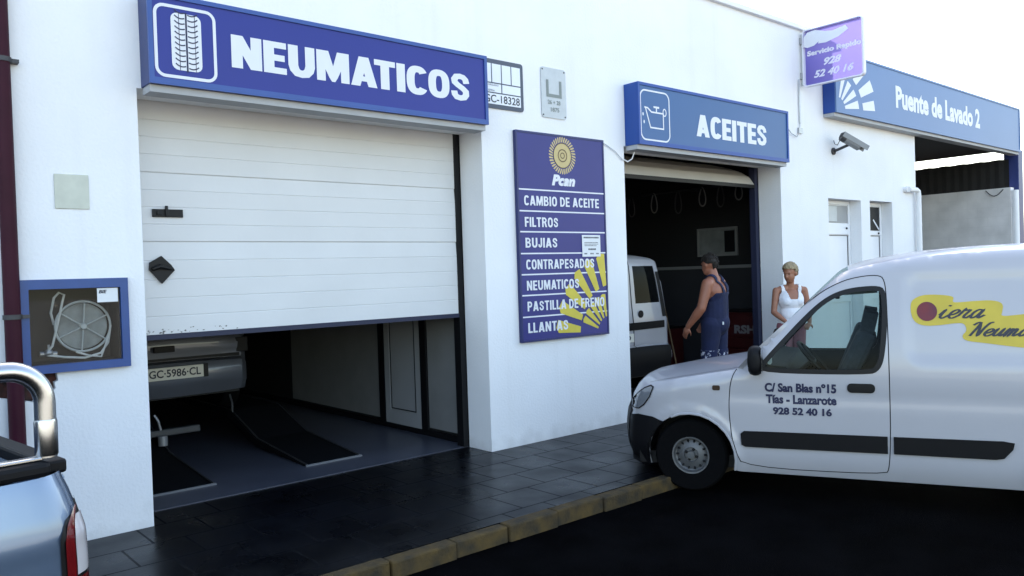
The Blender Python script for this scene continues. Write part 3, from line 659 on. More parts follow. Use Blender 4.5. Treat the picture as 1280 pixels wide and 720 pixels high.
[build('screw', bm().ell((x,-.013,z),(.009,.005,.009),8,5), M['darkmetal'], P2) for x in (5.635,5.945) for z in (3.325,3.79)]
f = bm(); f.box(1.18,1.388,-.009,-.003,2.237,2.468); tag(build('blank_plate', f, M['beige'], bevel=.003), 'faded blank square plate on the white wall above the hose cabinet', 'plate')

# hose cabinet
HC = thing('hose_cabinet','blue framed glazed fire hose cabinet set in the white wall','cabinet',(1.27,0,1.15))
f = bm(); f.prism([(.945,1.155),(1.60,1.155),(1.60,1.768),(.945,1.768)],[[(1.0,1.21),(1.55,1.21),(1.55,1.705),(1.0,1.705)]],XZw,-.045,-.003); build('frame', f, M['cabblue'], HC, bevel=.006)
f = bm(); f.box(.987,1.553,.25,.26,1.202,1.713); f.box(.987,.999,-.002,.249,1.202,1.713); f.box(1.541,1.553,-.002,.249,1.202,1.713); f.box(1.0,1.54,-.002,.249,1.202,1.212); f.box(1.0,1.54,-.002,.249,1.703,1.713); build('lining', f, M['cabin'], HC)
build('glass_door', bm().box(1.002,1.548,-.030,-.026,1.212,1.703), M['cglass'], HC)
HR = thing('hose_reel','grey spoked fire hose reel with pale hose inside the cabinet','hose reel',(1.33,.12,1.44))
rc = Vector((1.335,.10,1.445))
f = bm(); f.lathe([(.02,-.004),(.06,-.012),(.13,-.004),(.155,-.008),(.158,.0),(.155,.006),(.02,.006)],rc,(0,-1,0),40); build('drum', f, M['drum'], HR, smooth=True)
f = bm(); f.tube([rc+Vector((.17*math.cos(a),-.03,.17*math.sin(a))) for a in [2*math.pi*k/40 for k in range(40)]],.008,8,True)
for k in range(6):
    a = R(25+60*k); f.tube([rc+Vector((.02*math.cos(a),-.035,.02*math.sin(a))), rc+Vector((.17*math.cos(a),-.03,.17*math.sin(a)))],.0055,6)
f.lathe([(0,-.05),(.02,-.05),(.024,-.035),(.024,-.01)],rc,(0,1,0),16) if 0 else f.lathe([(.024,.01),(.024,.035),(.018,.05),(0,.05)],rc,(0,-1,0),16)
build('rim_guard', f, M['reel'], HR, smooth=True)
f = bm()
for j in range(3): f.tube([rc+Vector(((.10+.025*j)*math.cos(a),.03+.01*j,(.10+.025*j)*math.sin(a))) for a in [2*math.pi*k/36 for k in range(36)]],.012,8,True)
f.tube([rc+Vector(p) for p in ((-.17,.0,.02),(-.19,-.02,.10),(-.17,-.03,.20),(-.14,-.035,.235),(-.11,-.04,.22),(-.125,-.04,.16),(-.16,-.03,.0),(-.19,-.03,-.12),(-.23,-.02,-.17))],.008,8)
f.tube([rc+Vector(p) for p in ((-.22,-.02,-.18),(-.12,-.04,-.2),(.0,-.045,-.215),(.10,-.045,-.19),(.15,-.04,-.12),(.17,-.04,.0))],.008,8)
f.tube([rc+Vector(p) for p in ((-.05,-.03,-.17),(.02,-.05,-.20),(.10,-.05,-.215),(.13,-.045,-.14),(.16,-.04,-.06))],.007,8)
build('hose', f, M['hose'], HR, smooth=True)
f = bm(); f.tube([rc+Vector((-.26,0,-.17)),rc+Vector((-.16,0,-.175))],.018,10); f.ell(rc+Vector((-.21,-.01,-.165)),(.03,.025,.025)); f.tube([rc+Vector((-.21,-.02,-.16)),rc+Vector((-.21,-.02,-.11))],.008,8); build('valve', f, M['metal'], HR, smooth=True)
t = thing('cabinet_label','small white instruction label stuck in the top right corner of the cabinet glass','label',(1.47,-.034,1.66))
build('sheet', bm().box(1.405,1.535,-.0345,-.0325,1.605,1.70), M['paper'], t)
f = bm(); f.flat(fit(text2d('BIE',.04,.2),1.415,1.465,1.665,1.688), XZ(-.0355)); build('print', f, M['ink'], t)

# overhanging lightbox (plane square to the wall)
SV = thing('hanging_sign','purple projecting sign reading Servicio Rapido 928 52 40 16 at the end of the parapet','sign',(10.75,-.48,4.24))
YZ = lambda x: (lambda u,v,*_: (x,-u,v))
f = bm(); f.prism(rrect(.05,.93,4.235,5.045,.05),[rrect(.068,.912,4.253,5.027,.04)],lambda u,v,w_: (w_,-u,v),10.715,10.785); build('casing', f, M['acrcase'], SV)
build('face_panel', bm().flat(region(rrect(.066,.914,4.251,5.029,.04),[],.06), YZ(10.765)), M['acr'], SV)
for a_ in (('Servicio Rapido',.06,0,.095,.885,4.65,4.745),('928',.045,.3,.34,.60,4.495,4.60),('52 40 16',.04,.3,.19,.77,4.345,4.45)): build('lettering', bm().flat(fit(text2d(*a_[:3]),*a_[3:]), YZ(10.7625)), M['acrw'], SV)
f = bm(); f.flat(region([(.08,4.80),(.14,4.775),(.24,4.785),(.31,4.83),(.30,4.80),(.42,4.79),(.60,4.83),(.74,4.90),(.70,4.96),(.52,4.93),(.40,4.95),(.26,5.0),(.14,4.99),(.085,4.93)]), YZ(10.697)); build('swoosh_emblem', f, M['letter'], SV)
f = bm()
for z in (4.36,4.86): f.box(10.72,10.78,-.05,-.002,z,z+.09)
f.tube([(10.75,-.03,4.27),(10.75,-.03,5.0)],.018,8); build('bracket', f, M['metal'], SV)
f = bm(); f.tube([(10.66,-.018,4.35),(10.655,-.018,4.0),(10.66,-.018,3.72)],.011,8); f.tube([(10.66,-.018,3.72),(10.64,-.02,3.60),(10.54,-.03,3.52),(10.38,-.035,3.56),(10.16,-.035,3.70),(10.03,-.035,3.78)],.006,6); f.box(10.61,10.71,-.03,-.003,3.58,3.66)
tag(build('power_cable', f, M['metal'], smooth=True), 'thin grey cable running down the wall below the purple projecting sign', 'cable')
f = bm(); f.tube([(6.47,-.02,3.12),(6.56,-.02,3.09),(6.70,-.02,3.03),(6.80,-.02,2.96),(6.90,-.02,2.925),(6.97,-.025,2.96),(6.99,-.05,3.04)],.007,8)
tag(build('power_cable', f, M['whitepipe'], smooth=True), 'white cable looping from the services board to the steel blue sign', 'cable')

# cctv camera
CC = thing('cctv_camera','grey bullet security camera on a wall bracket under the pale blue sign','camera',(11.6,0,3.4))
f = bm(); f.lathe([(0,.0),(.055,.0),(.055,.02),(.03,.03)],(11.62,-.003,3.40),(0,-1,0),16); f.tube([(11.62,-.02,3.40),(11.60,-.12,3.42),(11.57,-.25,3.45)],.022,10); f.tube([(11.57,-.25,3.44),(11.56,-.28,3.50),(11.56,-.28,3.56)],.022,10); build('bracket', f, M['darkmetal'], CC, smooth=True)
d = Vector((.50,-.36,-.36)).normalized(); a0 = Vector((11.47,-.22,3.57)); sd = d.cross(Vector((0,0,1))).normalized(); up_ = sd.cross(d)
f = bm(); f.lathe([(0,0),(.052,0),(.058,.02),(.058,.30),(.05,.31),(0,.31)],a0,d,18); build('camera_body', f, M['cctvw'], CC, smooth=True)
f = bm(); f.obox(a0+d*.20+up_*.066, d*.215, sd*.062, up_*.006); f.obox(a0+d*.20+up_*.03+sd*.062, d*.215, sd*.004, up_*.035); f.obox(a0+d*.20+up_*.03-sd*.062, d*.215, sd*.004, up_*.035); build('sun_shield', f, M['cctvw'], CC)
f = bm(); f.lathe([(0,-.012),(.056,-.01),(.06,.03),(.06,.06)],a0,d,18); build('rear_cap', f, M['darkmetal'], CC, smooth=True); build('lens', bm().lathe([(.045,.312),(0,.313)],a0,d,16), M['black'], CC)
f = bm(); f.tube([(11.62,-.02,3.56),(11.56,-.06,3.50),(11.53,-.12,3.47),(11.50,-.17,3.52),(11.47,-.21,3.60)],.006,6); build('camera_lead', f, M['darkmetal'], CC)

# ================================================================ VEHICLES
def polydist(px,py,pl):
    P = np.stack([px,py],1); best = np.full(len(P),1e9); pl = np.asarray(pl,float)
    for a,b in zip(pl[:-1],pl[1:]):
        d = b-a; t = np.clip(((P-a)@d)/(d@d),0,1); best = np.minimum(best, np.linalg.norm(P-(a+t[:,None]*d),axis=1))
    return best
def smooth_line(pts, st):                   # Catmull-Rom resample of a polyline of (s,z,amt,seg)
    out = []; n = len(pts); A = [np.array(p[:3],float) for p in pts]
    for i in range(n-1):
        p0,p1,p2,p3 = A[max(i-1,0)],A[i],A[i+1],A[min(i+2,n-1)]
        k = max(1,int(np.linalg.norm((p2-p1)[:2])/st+.5))
        for j in range(k):
            t = j/k; q = .5*((2*p1)+(-p0+p2)*t+(2*p0-5*p1+4*p2-p3)*t*t+(-p0+3*p1-3*p2+p3)*t**3)
            out.append((*q,pts[i][3]))
    out.append((*A[-1],pts[-1][3])); return out

class Shell:
    """A car body: side skins mapped by vy(s,z) and a skin across the car along its profile."""
    def __init__(s, prof, base, tumble, taper, rear, rround, press=None, zb=.95, st=.05):
        s.line = smooth_line(prof, st); s.sil = [(p[0],p[1]) for p in s.line]
        s.b,s.tu,s.ta,s.re,s.rr,s.press,s.zb = base,tumble,taper,rear,rround,press,zb
    def vy(s, S, Z):
        S = np.atleast_1d(np.asarray(S,float)); Z = np.atleast_1d(np.asarray(Z,float)); y = np.full(len(S), s.b)
        y -= .05*np.clip((.38-Z)/.2,0,2)**2
        y -= s.tu[0]*np.clip((Z-s.zb)/s.tu[1],0,2)**1.6
        y -= s.ta[0]*np.clip((s.ta[1]-S)/s.ta[2],0,2)**2.4
        y -= s.re[0]*np.clip((S-s.re[1])/s.re[2],0,2)**2
        d = polydist(S,Z,s.sil); r = s.rr; q = np.clip((r-d)/r,0,1); y -= r*.85*(1-np.sqrt(np.clip(1-q*q,0,1)))
        if s.press: y += s.press(S,Z)
        return y
    def side(s, tri, sgn=1, off=0, mb=None, mi=0):
        P = np.array(tri[0]); y = s.vy(P[:,0],P[:,1])+off
        F = tri[1] if sgn<0 else tri[1]
        mb = mb or MB(); vs = [(-a,sgn*b,c) for a,b,c in zip(P[:,0],y,P[:,1])]
        # s runs backwards, so a CCW (s,z) face faces outward on the left side
        return mb.add(vs, [f if sgn<0 else f[::-1] for f in F] if 0 else [tuple(f) if sgn>0 else tuple(f[::-1]) for f in F], mi)
    def across(s, cols, keep, off=0, mb=None, mi=0):
        """cols: list of v in -1..1; keep(seg,i,vm,zm,sm)->bool"""
        L = s.line; n = len(L); y0 = s.vy([p[0] for p in L],[p[1] for p in L]); vs = []
        for i,p in enumerate(L):
            a = L[max(i-1,0)]; b = L[min(i+1,n-1)]; t = np.array((b[0]-a[0],b[1]-a[1])); t /= np.linalg.norm(t); nn = np.array((-t[1],t[0]))
            for v in cols:
                k = (1-abs(v)**2.3)*p[2]+off
                vs.append((-(p[0]+nn[0]*k), y0[i]*v, p[1]+nn[1]*k))
        mb = mb or MB(); m = len(cols); fs = []
        for i in range(n-1):
            for j in range(m-1):
                if keep(L[i][3], i, (cols[j]+cols[j+1])/2, (L[i][1]+L[i+1][1])/2, (L[i][0]+L[i+1][0])/2): fs.append((i*m+j,(i+1)*m+j,(i+1)*m+j+1,i*m+j+1))
        used = sorted({i for f in fs for i in f}); mp = {u:k for k,u in enumerate(used)}
        return mb.add([vs[u] for u in used], [tuple(mp[i] for i in f) for f in fs], mi)

def wheel(name, x, y, r, rim, side, parent, wd=.17):
    t = bpy.data.objects.new(name,None) if 0 else None
    tw = bm(); h = wd/2; o = (x,y,r); d = (0,side,0)
    tw.lathe([(rim*.97,-h),(rim*1.06,-h*1.02),(r*.93,-h*1.05),(r*.985,-h*.8),(r,-h*.55),(r,h*.55),(r*.985,h*.8),(r*.93,h*1.05),(rim*1.06,h*1.02),(rim*.97,h)],o,d,44)
    W_ = build(name, tw, M['rubber'], parent, smooth=True)
    f = bm(); f.lathe([(rim,h*.95),(rim*1.0,h*1.04),(rim*.92,h*1.02),(rim*.88,h*.55),(rim*.80,h*.45),(rim*.62,h*.62),(rim*.40,h*.75),(rim*.36,h*.55),(rim*.22,h*.55),(rim*.20,h*.95),(0,h*.97)],o,d,44); n = 14
    for k in range(n):
        a = 2*math.pi*k/n; c = Vector((x+math.cos(a)*rim*.74, y+side*h*.56, r+math.sin(a)*rim*.74)); rad = Vector((math.cos(a),0,math.sin(a))); tan = Vector((-math.sin(a),0,math.cos(a)))
        f.ell(c,(rim*.085,rim*.065,.012),10,6,1,(rad,tan,Vector((0,side,0))))
    for k in range(4):
        a = 2*math.pi*k/4+.4; c = Vector((x+math.cos(a)*rim*.29, y+side*h*.56, r+math.sin(a)*rim*.29)); f.ell(c,(.012,.012,.012),8,5,1)
    build('rim', f, [M['steel'],M['black']], W_, smooth=True)
    return W_

def rrpress(x0,x1,z0,z1,r,depth,soft=.02):
    def fn(S,Z):
        cx,cz,hx,hz = (x0+x1)/2,(z0+z1)/2,(x1-x0)/2-r,(z1-z0)/2-r
        qx = np.abs(S-cx)-hx; qz = np.abs(Z-cz)-hz; d = np.hypot(np.maximum(qx,0),np.maximum(qz,0))+np.minimum(np.maximum(qx,qz),0)-r
        t = np.clip(.5-d/soft/2,0,1); return -depth*t*t*(3-2*t)
    return fn

KP = [(-.46,.18,.06,'bumper'),(-.545,.28,.10,'bumper'),(-.565,.42,.12,'bumper'),(-.55,.57,.12,'bumper'),(-.53,.61,.12,'nose'),(-.505,.71,.11,'nose'),(-.45,.80,.09,'nose'),(-.36,.85,.06,'bonnet'),(-.14,.905,.045,'bonnet'),(.15,.96,.04,'bonnet'),(.42,1.01,.04,'cowl'),(.455,1.045,.04,'screen'),
      (.60,1.195,.03,'screen'),(.85,1.455,.025,'screen'),(1.05,1.645,.03,'screen'),(1.20,1.75,.04,'roof'),(1.5,1.815,.045,'roof'),(1.95,1.855,.05,'roof'),(2.5,1.865,.05,'roof'),(3.0,1.83,.04,'roof'),(3.16,1.79,.03,'tail'),(3.215,1.70,.03,'tail'),
      (3.25,1.20,.03,'tail'),(3.275,.95,.03,'tail'),(3.28,.62,.03,'tail'),(3.34,.60,.03,'rbumper'),(3.355,.45,.03,'rbumper'),(3.31,.25,.03,'rbumper')]
def arch(cx,r,z0,n=16,a0=None):
    a0 = math.asin((z0-.29)/r); return [(cx-r*math.cos(math.pi*k/n*(1-2*a0/math.pi)+a0)*-1, .29+r*math.sin(math.pi*k/n*(1-2*a0/math.pi)+a0)) for k in range(n+1)]
def make_van(label, loc, rz, lettered, group):
    V = thing('panel_van', label, 'van', loc, rz, group, world=False)
    press = rrpress(1.60,3.0,1.085,1.69,.07,.018,.020)
    # flare round the wheel arches, crease under the belt
    def extra(S,Z):
        y = press(S,Z)
        for cx in (0,2.7):
            d = np.abs(np.hypot(S-cx,Z-.29)-.375); y = y+.018*np.clip(1-d/.06,0,1)**2
        return y-.006*np.exp(-((Z-.80)/.05)**2)*(S>.3)
    K = Shell(KP,.83,(.165,.88),(.26,.12,.8),(.05,2.9,.42),.075,extra)
    bot = arch(2.7,.355,.20)+[(x,z) for x,z in [(2.3,.19),(.40,.19)]]+arch(0,.355,.20)
    # walk: profile (front bottom -> rear bottom), then back along the sill
    outl = [tuple(p) for p in K.sil]+[(3.1,.2)]+bot+[(-.42,.18)]
    door = [(.41,.235),(.36,.36),(.325,.50),(.31,.72),(.335,.95),(.43,1.07),(.72,1.345),(.98,1.575),(1.14,1.665),(1.27,1.70),(1.40,1.71),(1.445,1.68),(1.455,1.5),(1.46,.6),(1.445,.30),(1.42,.245)]
    win = [(.555,1.0),(.59,1.06),(.71,1.195),(.92,1.425),(1.06,1.545),(1.20,1.60),(1.39,1.615),(1.435,1.59),(1.44,1.40),(1.415,1.13),(1.385,1.03),(1.32,1.0)]
    def chaikin(P,n_=2):
        for _ in range(n_):
            P = [q for a,b in zip(P,P[1:]+P[:1]) for q in ((a[0]*.75+b[0]*.25,a[1]*.75+b[1]*.25),(a[0]*.25+b[0]*.75,a[1]*.25+b[1]*.75))]
        return P
    door = chaikin(door); win = chaikin(win)
    arr = np.array(door); c0 = arr.mean(0); grow = lambda P,d: [tuple(p) for p in offset(P,d)]
    def offset(P,d):
        P = np.array(P); n = len(P); out = []
        ar = sum(P[i][0]*P[(i+1)%n][1]-P[(i+1)%n][0]*P[i][1] for i in range(n)); sg = 1 if ar>0 else -1
        for i in range(n):
            e0 = P[i]-P[i-1]; e1 = P[(i+1)%n]-P[i]; n0 = np.array((e0[1],-e0[0]))/np.linalg.norm(e0); n1 = np.array((e1[1],-e1[0]))/np.linalg.norm(e1); m = n0+n1; m /= np.linalg.norm(m); out.append(P[i]+sg*d*m/max(.5,m@n0))
        return np.array(out)
    bump = [(-.70,.15),(-.70,.595),(-.36,.60),(-.35,.50),(-.38,.40),(-.34,.15)]
    body = bm(); tri = region(outl,[grow(door,.007)],.04)
    cols = [-1,-.985,-.955,-.92,-.86,-.8,-.62,-.4,-.24,-.12,-.012,.012,.12,.24,.4,.62,.8,.86,.92,.955,.985,1]
    glassy = lambda sg,v,z: (sg=='screen' and abs(v)<.92)
    rw = lambda sg,v,z,s_: sg=='tail' and 1.20<z<1.70 and .12<abs(v)<.86
    for sg in (1,-1): K.side(tri,sg,0,body)
    K.across(cols, lambda sg,i,v,z,s_: not glassy(sg,v,z) and not rw(sg,v,z,s_) and not sg.endswith('bumper') and sg!='cowl', 0, body)
    BD = build('body', body, M['vanw'], V, smooth=True, angle=50)
    # dark seam backing and liner inside
    ln = bm()
    for sg in (1,-1): K.side(region(outl,[grow(win,.0)],.06),sg,-.022,ln)
    K.across(cols, lambda sg,i,v,z,s_: not glassy(sg,v,z) and not rw(sg,v,z,s_) and z>.5, -.022, ln)
    build('inner_lining', ln, M['vanint'], V, smooth=True)
    rf = bm(); K.across(cols, lambda sg,i,v,z,s_: sg=='roof' and abs(v)<.92 and s_<1.75, -.03, rf); build('headlining', rf, M['vanroof'], V)
    for sg in (1,-1):
        D = build('front_door', K.side(region(door,[win],.03),sg,0), M['vanw'], V, smooth=True)
        fr = region(grow(win,.022),[grow(win,-.014)],.05); build('window_seal', K.side(fr,sg,.002), M['black'], D)
        build('window_glass', K.side(region(win,[],.08),sg,-.006), M['glass'], D, smooth=True)
        hd = K.side(region(rrect(1.175,1.365,.845,.915,.03,4),[],.02),sg,.008); build('door_handle', hd, M['black'], D)
        cup = K.side(region([(1.19,.84),(1.20,.80),(1.24,.775),(1.30,.775),(1.345,.80),(1.36,.84)],[],.02),sg,-.001)
        st = lambda P,n_,par: strip(K,P,sg,n_,par)
        def strip(P,n_,par):
            f = K.side(region(P,[],.04),sg,.016); k = len(f.v)
            f2 = K.side((P,[]),sg,.016); f3 = K.side((P,[]),sg,-.002); q = len(P); b = len(f.v)
            f.add(f2.v+f3.v,[(i,(i+1)%q,q+(i+1)%q,q+i)[::sg] for i in range(q)]); return build(n_, f, M['plastic'], par, smooth=True, angle=30)
        strip([(.40,.415),(.395,.50),(.42,.522),(.6,.525),(1.44,.53),(1.44,.405),(.6,.40),(.43,.40)][::-1],'rub_strip',D)
        strip([(1.48,.405),(1.48,.53),(2.17,.535),(2.235,.525),(2.225,.48),(2.17,.415),(2.12,.405)][::-1],'rub_strip',V)
        # mirror
        mb = bm(); c = Vector((-.53,sg*(.83+.085),1.085)); mb.ell(c,(.07,.105,.125),16,10); 
        mb.v = [tuple((c.x+math.copysign(min(abs(x-c.x),.05),x-c.x), c.y+math.copysign(min(abs(y-c.y),.085),y-c.y), c.z+math.copysign(min(abs(z-c.z),.112),z-c.z))) for x,y,z in mb.v]
        mb.obox((-.53,sg*.83,1.03),(.035,0,0),(0,.05,0),(0,0,.03)); MR = build('door_mirror', mb, M['plastic'], D, smooth=True, angle=60)
        f = bm(); f.flat(region(rrect(c.y-.075,c.y+.075,c.z-.095,c.z+.095,.03)), lambda u,v: (c.x-.0515,u,v)); build('mirror_glass', f, M['chrome'], MR)
        build('indicator', K.side(region(rrect(.185,.245,.835,.875,.012,3),[],.02),sg,.006), M['amber'], V)
        hl = [(-.515,.655),(-.45,.655),(-.40,.69),(-.345,.76),(-.315,.835),(-.335,.842),(-.39,.82),(-.455,.775),(-.505,.725)]
        build('headlight_surround', K.side(region(grow(hl,.010),[],.02),sg,.006), M['black'], V)
        build('headlight', K.side(region(hl,[],.02),sg,.010), M['lens'], V, smooth=True)
        # wheel arch liner and wheels
        for cx in (0,2.7):
            f = bm(); a = [math.pi*k/14 for k in range(15)]
            f.add([(-(cx+.37*math.cos(t)),sg*yy,.27+.37*math.sin(t)) for t in a for yy in (.45,.80)],[(2*i,2*i+1,2*i+3,2*i+2) for i in range(14)])
            f.add([(-(cx+.37*math.cos(t)),sg*.46,.27+.37*math.sin(t)) for t in a],[tuple(range(15))]); build('arch_liner', f, M['black'], V)
            lip = bm(); pts = [p for p in arch(cx,.352,.20) if cx>0 or p[0]>-.2 or p[1]>.60]; y = K.vy([p[0] for p in pts],[p[1] for p in pts])
            lip.tube([(-p[0],sg*(yy+.002),p[1]) for p,yy in zip(pts,y)],.010,6); build('arch_lip', lip, M['vanw'], V, smooth=True)
            wheel('wheel', -cx+.01, sg*.71, .295, .150, sg, V, .165).location.z = 0 if lettered else -.045
        # front bumper side wrap
        build('bumper_corner', K.side(region([(-.53,.20),(-.558,.42),(-.545,.585),(-.45,.605),(-.32,.595),(-.215,.565),(-.28,.505),(-.33,.42),(-.352,.32),(-.352,.20),(-.42,.16)][::-1],[],.03),sg,.012), M['plastic'], V, smooth=True)
        build('tail_lamp', K.side(region([(3.10,1.05),(3.18,1.05),(3.16,1.62),(3.09,1.62)],[],.04),sg,.008), M['redlens'], V, smooth=True)
        rl = bm(); K.across([sg*v for v in ((.88,.94,.999) if sg>0 else (.999,.94,.88))], lambda s_,i,v,z,q: s_=='tail' and 1.0<z<1.62, .006, rl); build('tail_lamp', rl, M['black'], V, smooth=True)
    for sd in (1,-1):
        f = bm(); K.across([sd*.925,sd*.934][::sd], lambda sg,i,v,z,s_: sg=='bonnet', .0015, f); build('bonnet_seam', f, M['black'], V)
    f = bm(); K.across(cols, lambda sg,i,v,z,s_: sg=='bumper', .012, f); build('front_bumper', f, M['plastic'], V, smooth=True)
    f = bm(); K.across(cols, lambda sg,i,v,z,s_: sg=='nose' and abs(v)<.5 and z<.80, .006, f); build('grille', f, M['plastic'], V, smooth=True)
    f = bm(); K.across(cols, lambda sg,i,v,z,s_: sg=='rbumper', .012, f); build('rear_bumper', f, M['plastic'], V, smooth=True)
    f = bm(); K.across(cols, lambda sg,i,v,z,s_: sg=='cowl', .0, f); build('wiper_cowl', f, M['plastic'], V)
    f = bm(); K.across(cols, lambda sg,i,v,z,s_: glassy(sg,v,z), -.004, f); build('windscreen', f, M['glass'], V, smooth=True)
    f = bm(); K.across(cols, lambda sg,i,v,z,s_: rw(sg,v,z,s_), -.004, f); build('rear_window', f, M['dglass'], V, smooth=True)
    f = bm(); K.across(cols, lambda sg,i,v,z,s_: sg in('tail',) and abs(v)<.012 and z<1.78, .003, f); build('door_seam', f, M['black'], V)
    f = bm(); K.across(cols, lambda sg,i,v,z,s_: sg=='tail' and .86<z<.96 and abs(v)<.92, .010, f); build('rear_trim', f, M['plastic'], V)
    # floor, bulkhead, dash, seats, steering wheel
    build('underbody', bm().box(-3.2,.45,-.72,.72,.20,.30), M['black'], V)
    build('bulkhead', bm().box(-1.62,-1.60,-.68,.68,.3,1.68), M['vanint'], V)
    f = bm(); f.prism([(-.40,.60),(-.40,1.0),(-.52,1.045),(-.74,1.02),(-.82,.93),(-.80,.60)],[],lambda u,v,w_:(u,w_,v),-.76,.76); build('dashboard', f, M['vanint'], V, bevel=.02)
    f = bm(); ccc = Vector((-.93,.36,1.03)); nrm = Vector((-.75,0,.66)).normalized(); aa = Vector((0,1,0)); bb = nrm.cross(aa)
    f.tube([ccc+(aa*math.cos(t)+bb*math.sin(t))*.19 for t in [2*math.pi*k/28 for k in range(28)]],.015,8,True); f.tube([ccc,ccc-nrm*.25],.03,8)
    for t in (0,2.1,4.2): f.tube([ccc,ccc+(aa*math.cos(t)+bb*math.sin(t))*.19],.014,6)
    build('steering_wheel', f, M['black'], V, smooth=True)
    for yy,dx in ((.36,0),(-.36,.02)):
        f = bm(); f.box(-1.22,-.80,yy-.24,yy+.24,.55,.72); f.obox((-1.19,yy,.97),(.07,0,.02),(0,.23,0),(-.14+dx,0,.30)); ST = build('seat', f, M['seatf'], V, bevel=.04)
        f = bm(); f.obox((-1.335,yy,1.335),(.05,0,.01),(0,.14,0),(-.02,0,.085)); f.tube([(-1.32,yy-.06,1.22),(-1.33,yy-.06,1.27)],.008,6); hr = build('headrest', f, M['seatf'], ST, bevel=.035)
    f = bm(); f.obox((-1.24,-.60,1.60),(.17,0,-.01),(0,.008,0),(0,.02,.075)); f.obox((-1.32,.36,1.70),(.13,0,-.02),(0,.22,0),(0,0,.008)); build('sun_visor', f, M['vanroof'], V)
    f = bm(); f.obox((-1.10,.0,1.55),(.015,0,0),(0,.11,0),(0,0,.035)); f.tube([(-1.10,0,1.58),(-1.10,0,1.66)],.01,6); build('rear_view_mirror', f, M['black'], V)
    f = bm(); f.box(-.62,-.60,.60,.72,1.0,1.075); build('windscreen_paper', f, M['paper'], V)
    # plate on the rear
    f = bm(); f.box(-3.325,-3.305,.10 if 0 else .02,.54,.70,.81); NP = build('number_plate', f, M['plate'], V)
    f = bm(); f.flat(fit(text2d('4210',.02),0,.40,.725,.79), lambda u,v: (-3.327,.48-u,v)); build('plate_lettering', f, M['ink'], NP)
    f = bm(); f.lathe([(0,.01),(.05,.008),(.05,0)],(-3.30,-.16,1.06),(-1,0,0),20); build('badge', f, M['black'], V)
    if lettered:
        Y1 = lambda tri,off: K.side(tri,1,off)
        for s_,a,b,z0,z1 in (('C/ San Blas nº15',.585,1.10,.835,.905),('Tías - Lanzarote',.592,1.10,.745,.815),('928 52 40 16',.642,1.065,.66,.72)):
            build('door_lettering', K.side(fit(text2d(s_,.045),a,b,z0,z1),1,.004), M['inkblue'], V)
        blob = [(1.615,1.50),(1.64,1.535),(1.70,1.56),(1.80,1.56),(1.90,1.545),(1.885,1.51),(1.90,1.50),(2.02,1.51),(2.14,1.515),(2.20,1.49),(2.19,1.43),(2.18,1.40),(2.28,1.41),(2.45,1.43),(2.62,1.41),(2.66,1.36),(2.68,1.25),(2.6,1.19),(2.45,1.17),(2.25,1.19),(2.08,1.215),(1.95,1.23),(1.935,1.27),(1.97,1.30),(1.955,1.355),(1.90,1.355),(1.80,1.34),(1.70,1.335),(1.64,1.36),(1.615,1.42)]
        build('logo_splash', Y1(region(chaikin(blob)[::-1],[],.03),.003), M['splash'], V)
        build('logo_ball', Y1(region(circ(1.72,1.44,.066,.069,30),[],.03),.006), M['darkred'], V)
        build('logo_lettering', K.side(fit(script('iera',.15),1.79,2.09,1.385,1.485),1,.006), M['ink'], V)
        build('logo_lettering', K.side(fit(script('Neumaticos',.17),1.975,2.62,1.255,1.365),1,.006), M['ink'], V)
    return V
ang = 115.283
f2 = Vector((math.cos(R(ang)),math.sin(R(ang)))); lf = Vector((-f2.y,f2.x))
wc = Vector((5.273,-2.008)); root = wc-lf*.80
make_van('white panel van with yellow splash logo parked nose to the kerb', (root.x,root.y,-.105), R(ang), True, None)
make_van('plain white van standing tail outward inside the oil bay', (8.13,1.0+3.33,.055), R(90), False, None)

# grey hatchback on the lift
HP = [(-.62,.20,.06,'bumper'),(-.72,.40,.10,'bumper'),(-.68,.62,.10,'nose'),(-.4,.74,.08,'bonnet'),(.35,.90,.06,'bonnet'),(.5,.94,.06,'screen'),(1.2,1.35,.06,'screen'),(1.4,1.40,.05,'roof'),(2.3,1.38,.05,'roof'),(2.55,1.32,.04,'hatchglass'),(2.95,.96,.04,'hatch'),(3.05,.80,.03,'hatch'),(3.06,.60,.02,'rbumper'),(3.13,.57,.03,'rbumper'),(3.15,.42,.03,'rbumper'),(3.10,.26,.03,'rbumper')]
H = thing('grey_hatchback','grey hatchback raised on the lift behind the half open door','car',(2.665,2.30+3.15,.335),R(90),world=False)
K = Shell(HP,.81,(.16,.55),(.22,.1,.8),(.10,2.6,.55),.06,None,zb=.9)
outl = [tuple(p) for p in K.sil]+[(2.9,.24)]+arch(2.5,.33,.24)+arch(0,.33,.24)+[(-.5,.2)]
wn = [(.75,.93),(1.30,1.28),(2.2,1.28),(2.55,.95)]
f = bm(); [K.side(region(outl,[wn],.06),sg,0,f) for sg in (1,-1)]
cols = [-1,-.97,-.9,-.75,-.5,-.25,0,.25,.5,.75,.9,.97,1]
K.across(cols, lambda sg,i,v,z,s_: not (sg in('screen','hatchglass') and abs(v)<.9), 0, f); build('body', f, M['greycar'], H, smooth=True, angle=50)
f = bm(); [K.side(region(wn,[],.1),sg,-.004,f) for sg in (1,-1)]; K.across(cols, lambda sg,i,v,z,s_: sg in('screen','hatchglass') and abs(v)<.9, -.004, f); build('window', f, M['dglass'], H, smooth=True)
f = bm(); K.across(cols, lambda sg,i,v,z,s_: sg=='hatch' and z<.66 and abs(v)<.97, .004, f); build('hatch_seam', f, M['black'], H)
f = bm(); f.box(-3.155,-3.125,.02,.22,.705,.765); build('hatch_handle', f, M['black'], H, bevel=.006)
f = bm(); f.box(-3.20,-3.175,-.24,.32,.435,.56); NP = build('number_plate', f, M['plate'], H, bevel=.004)
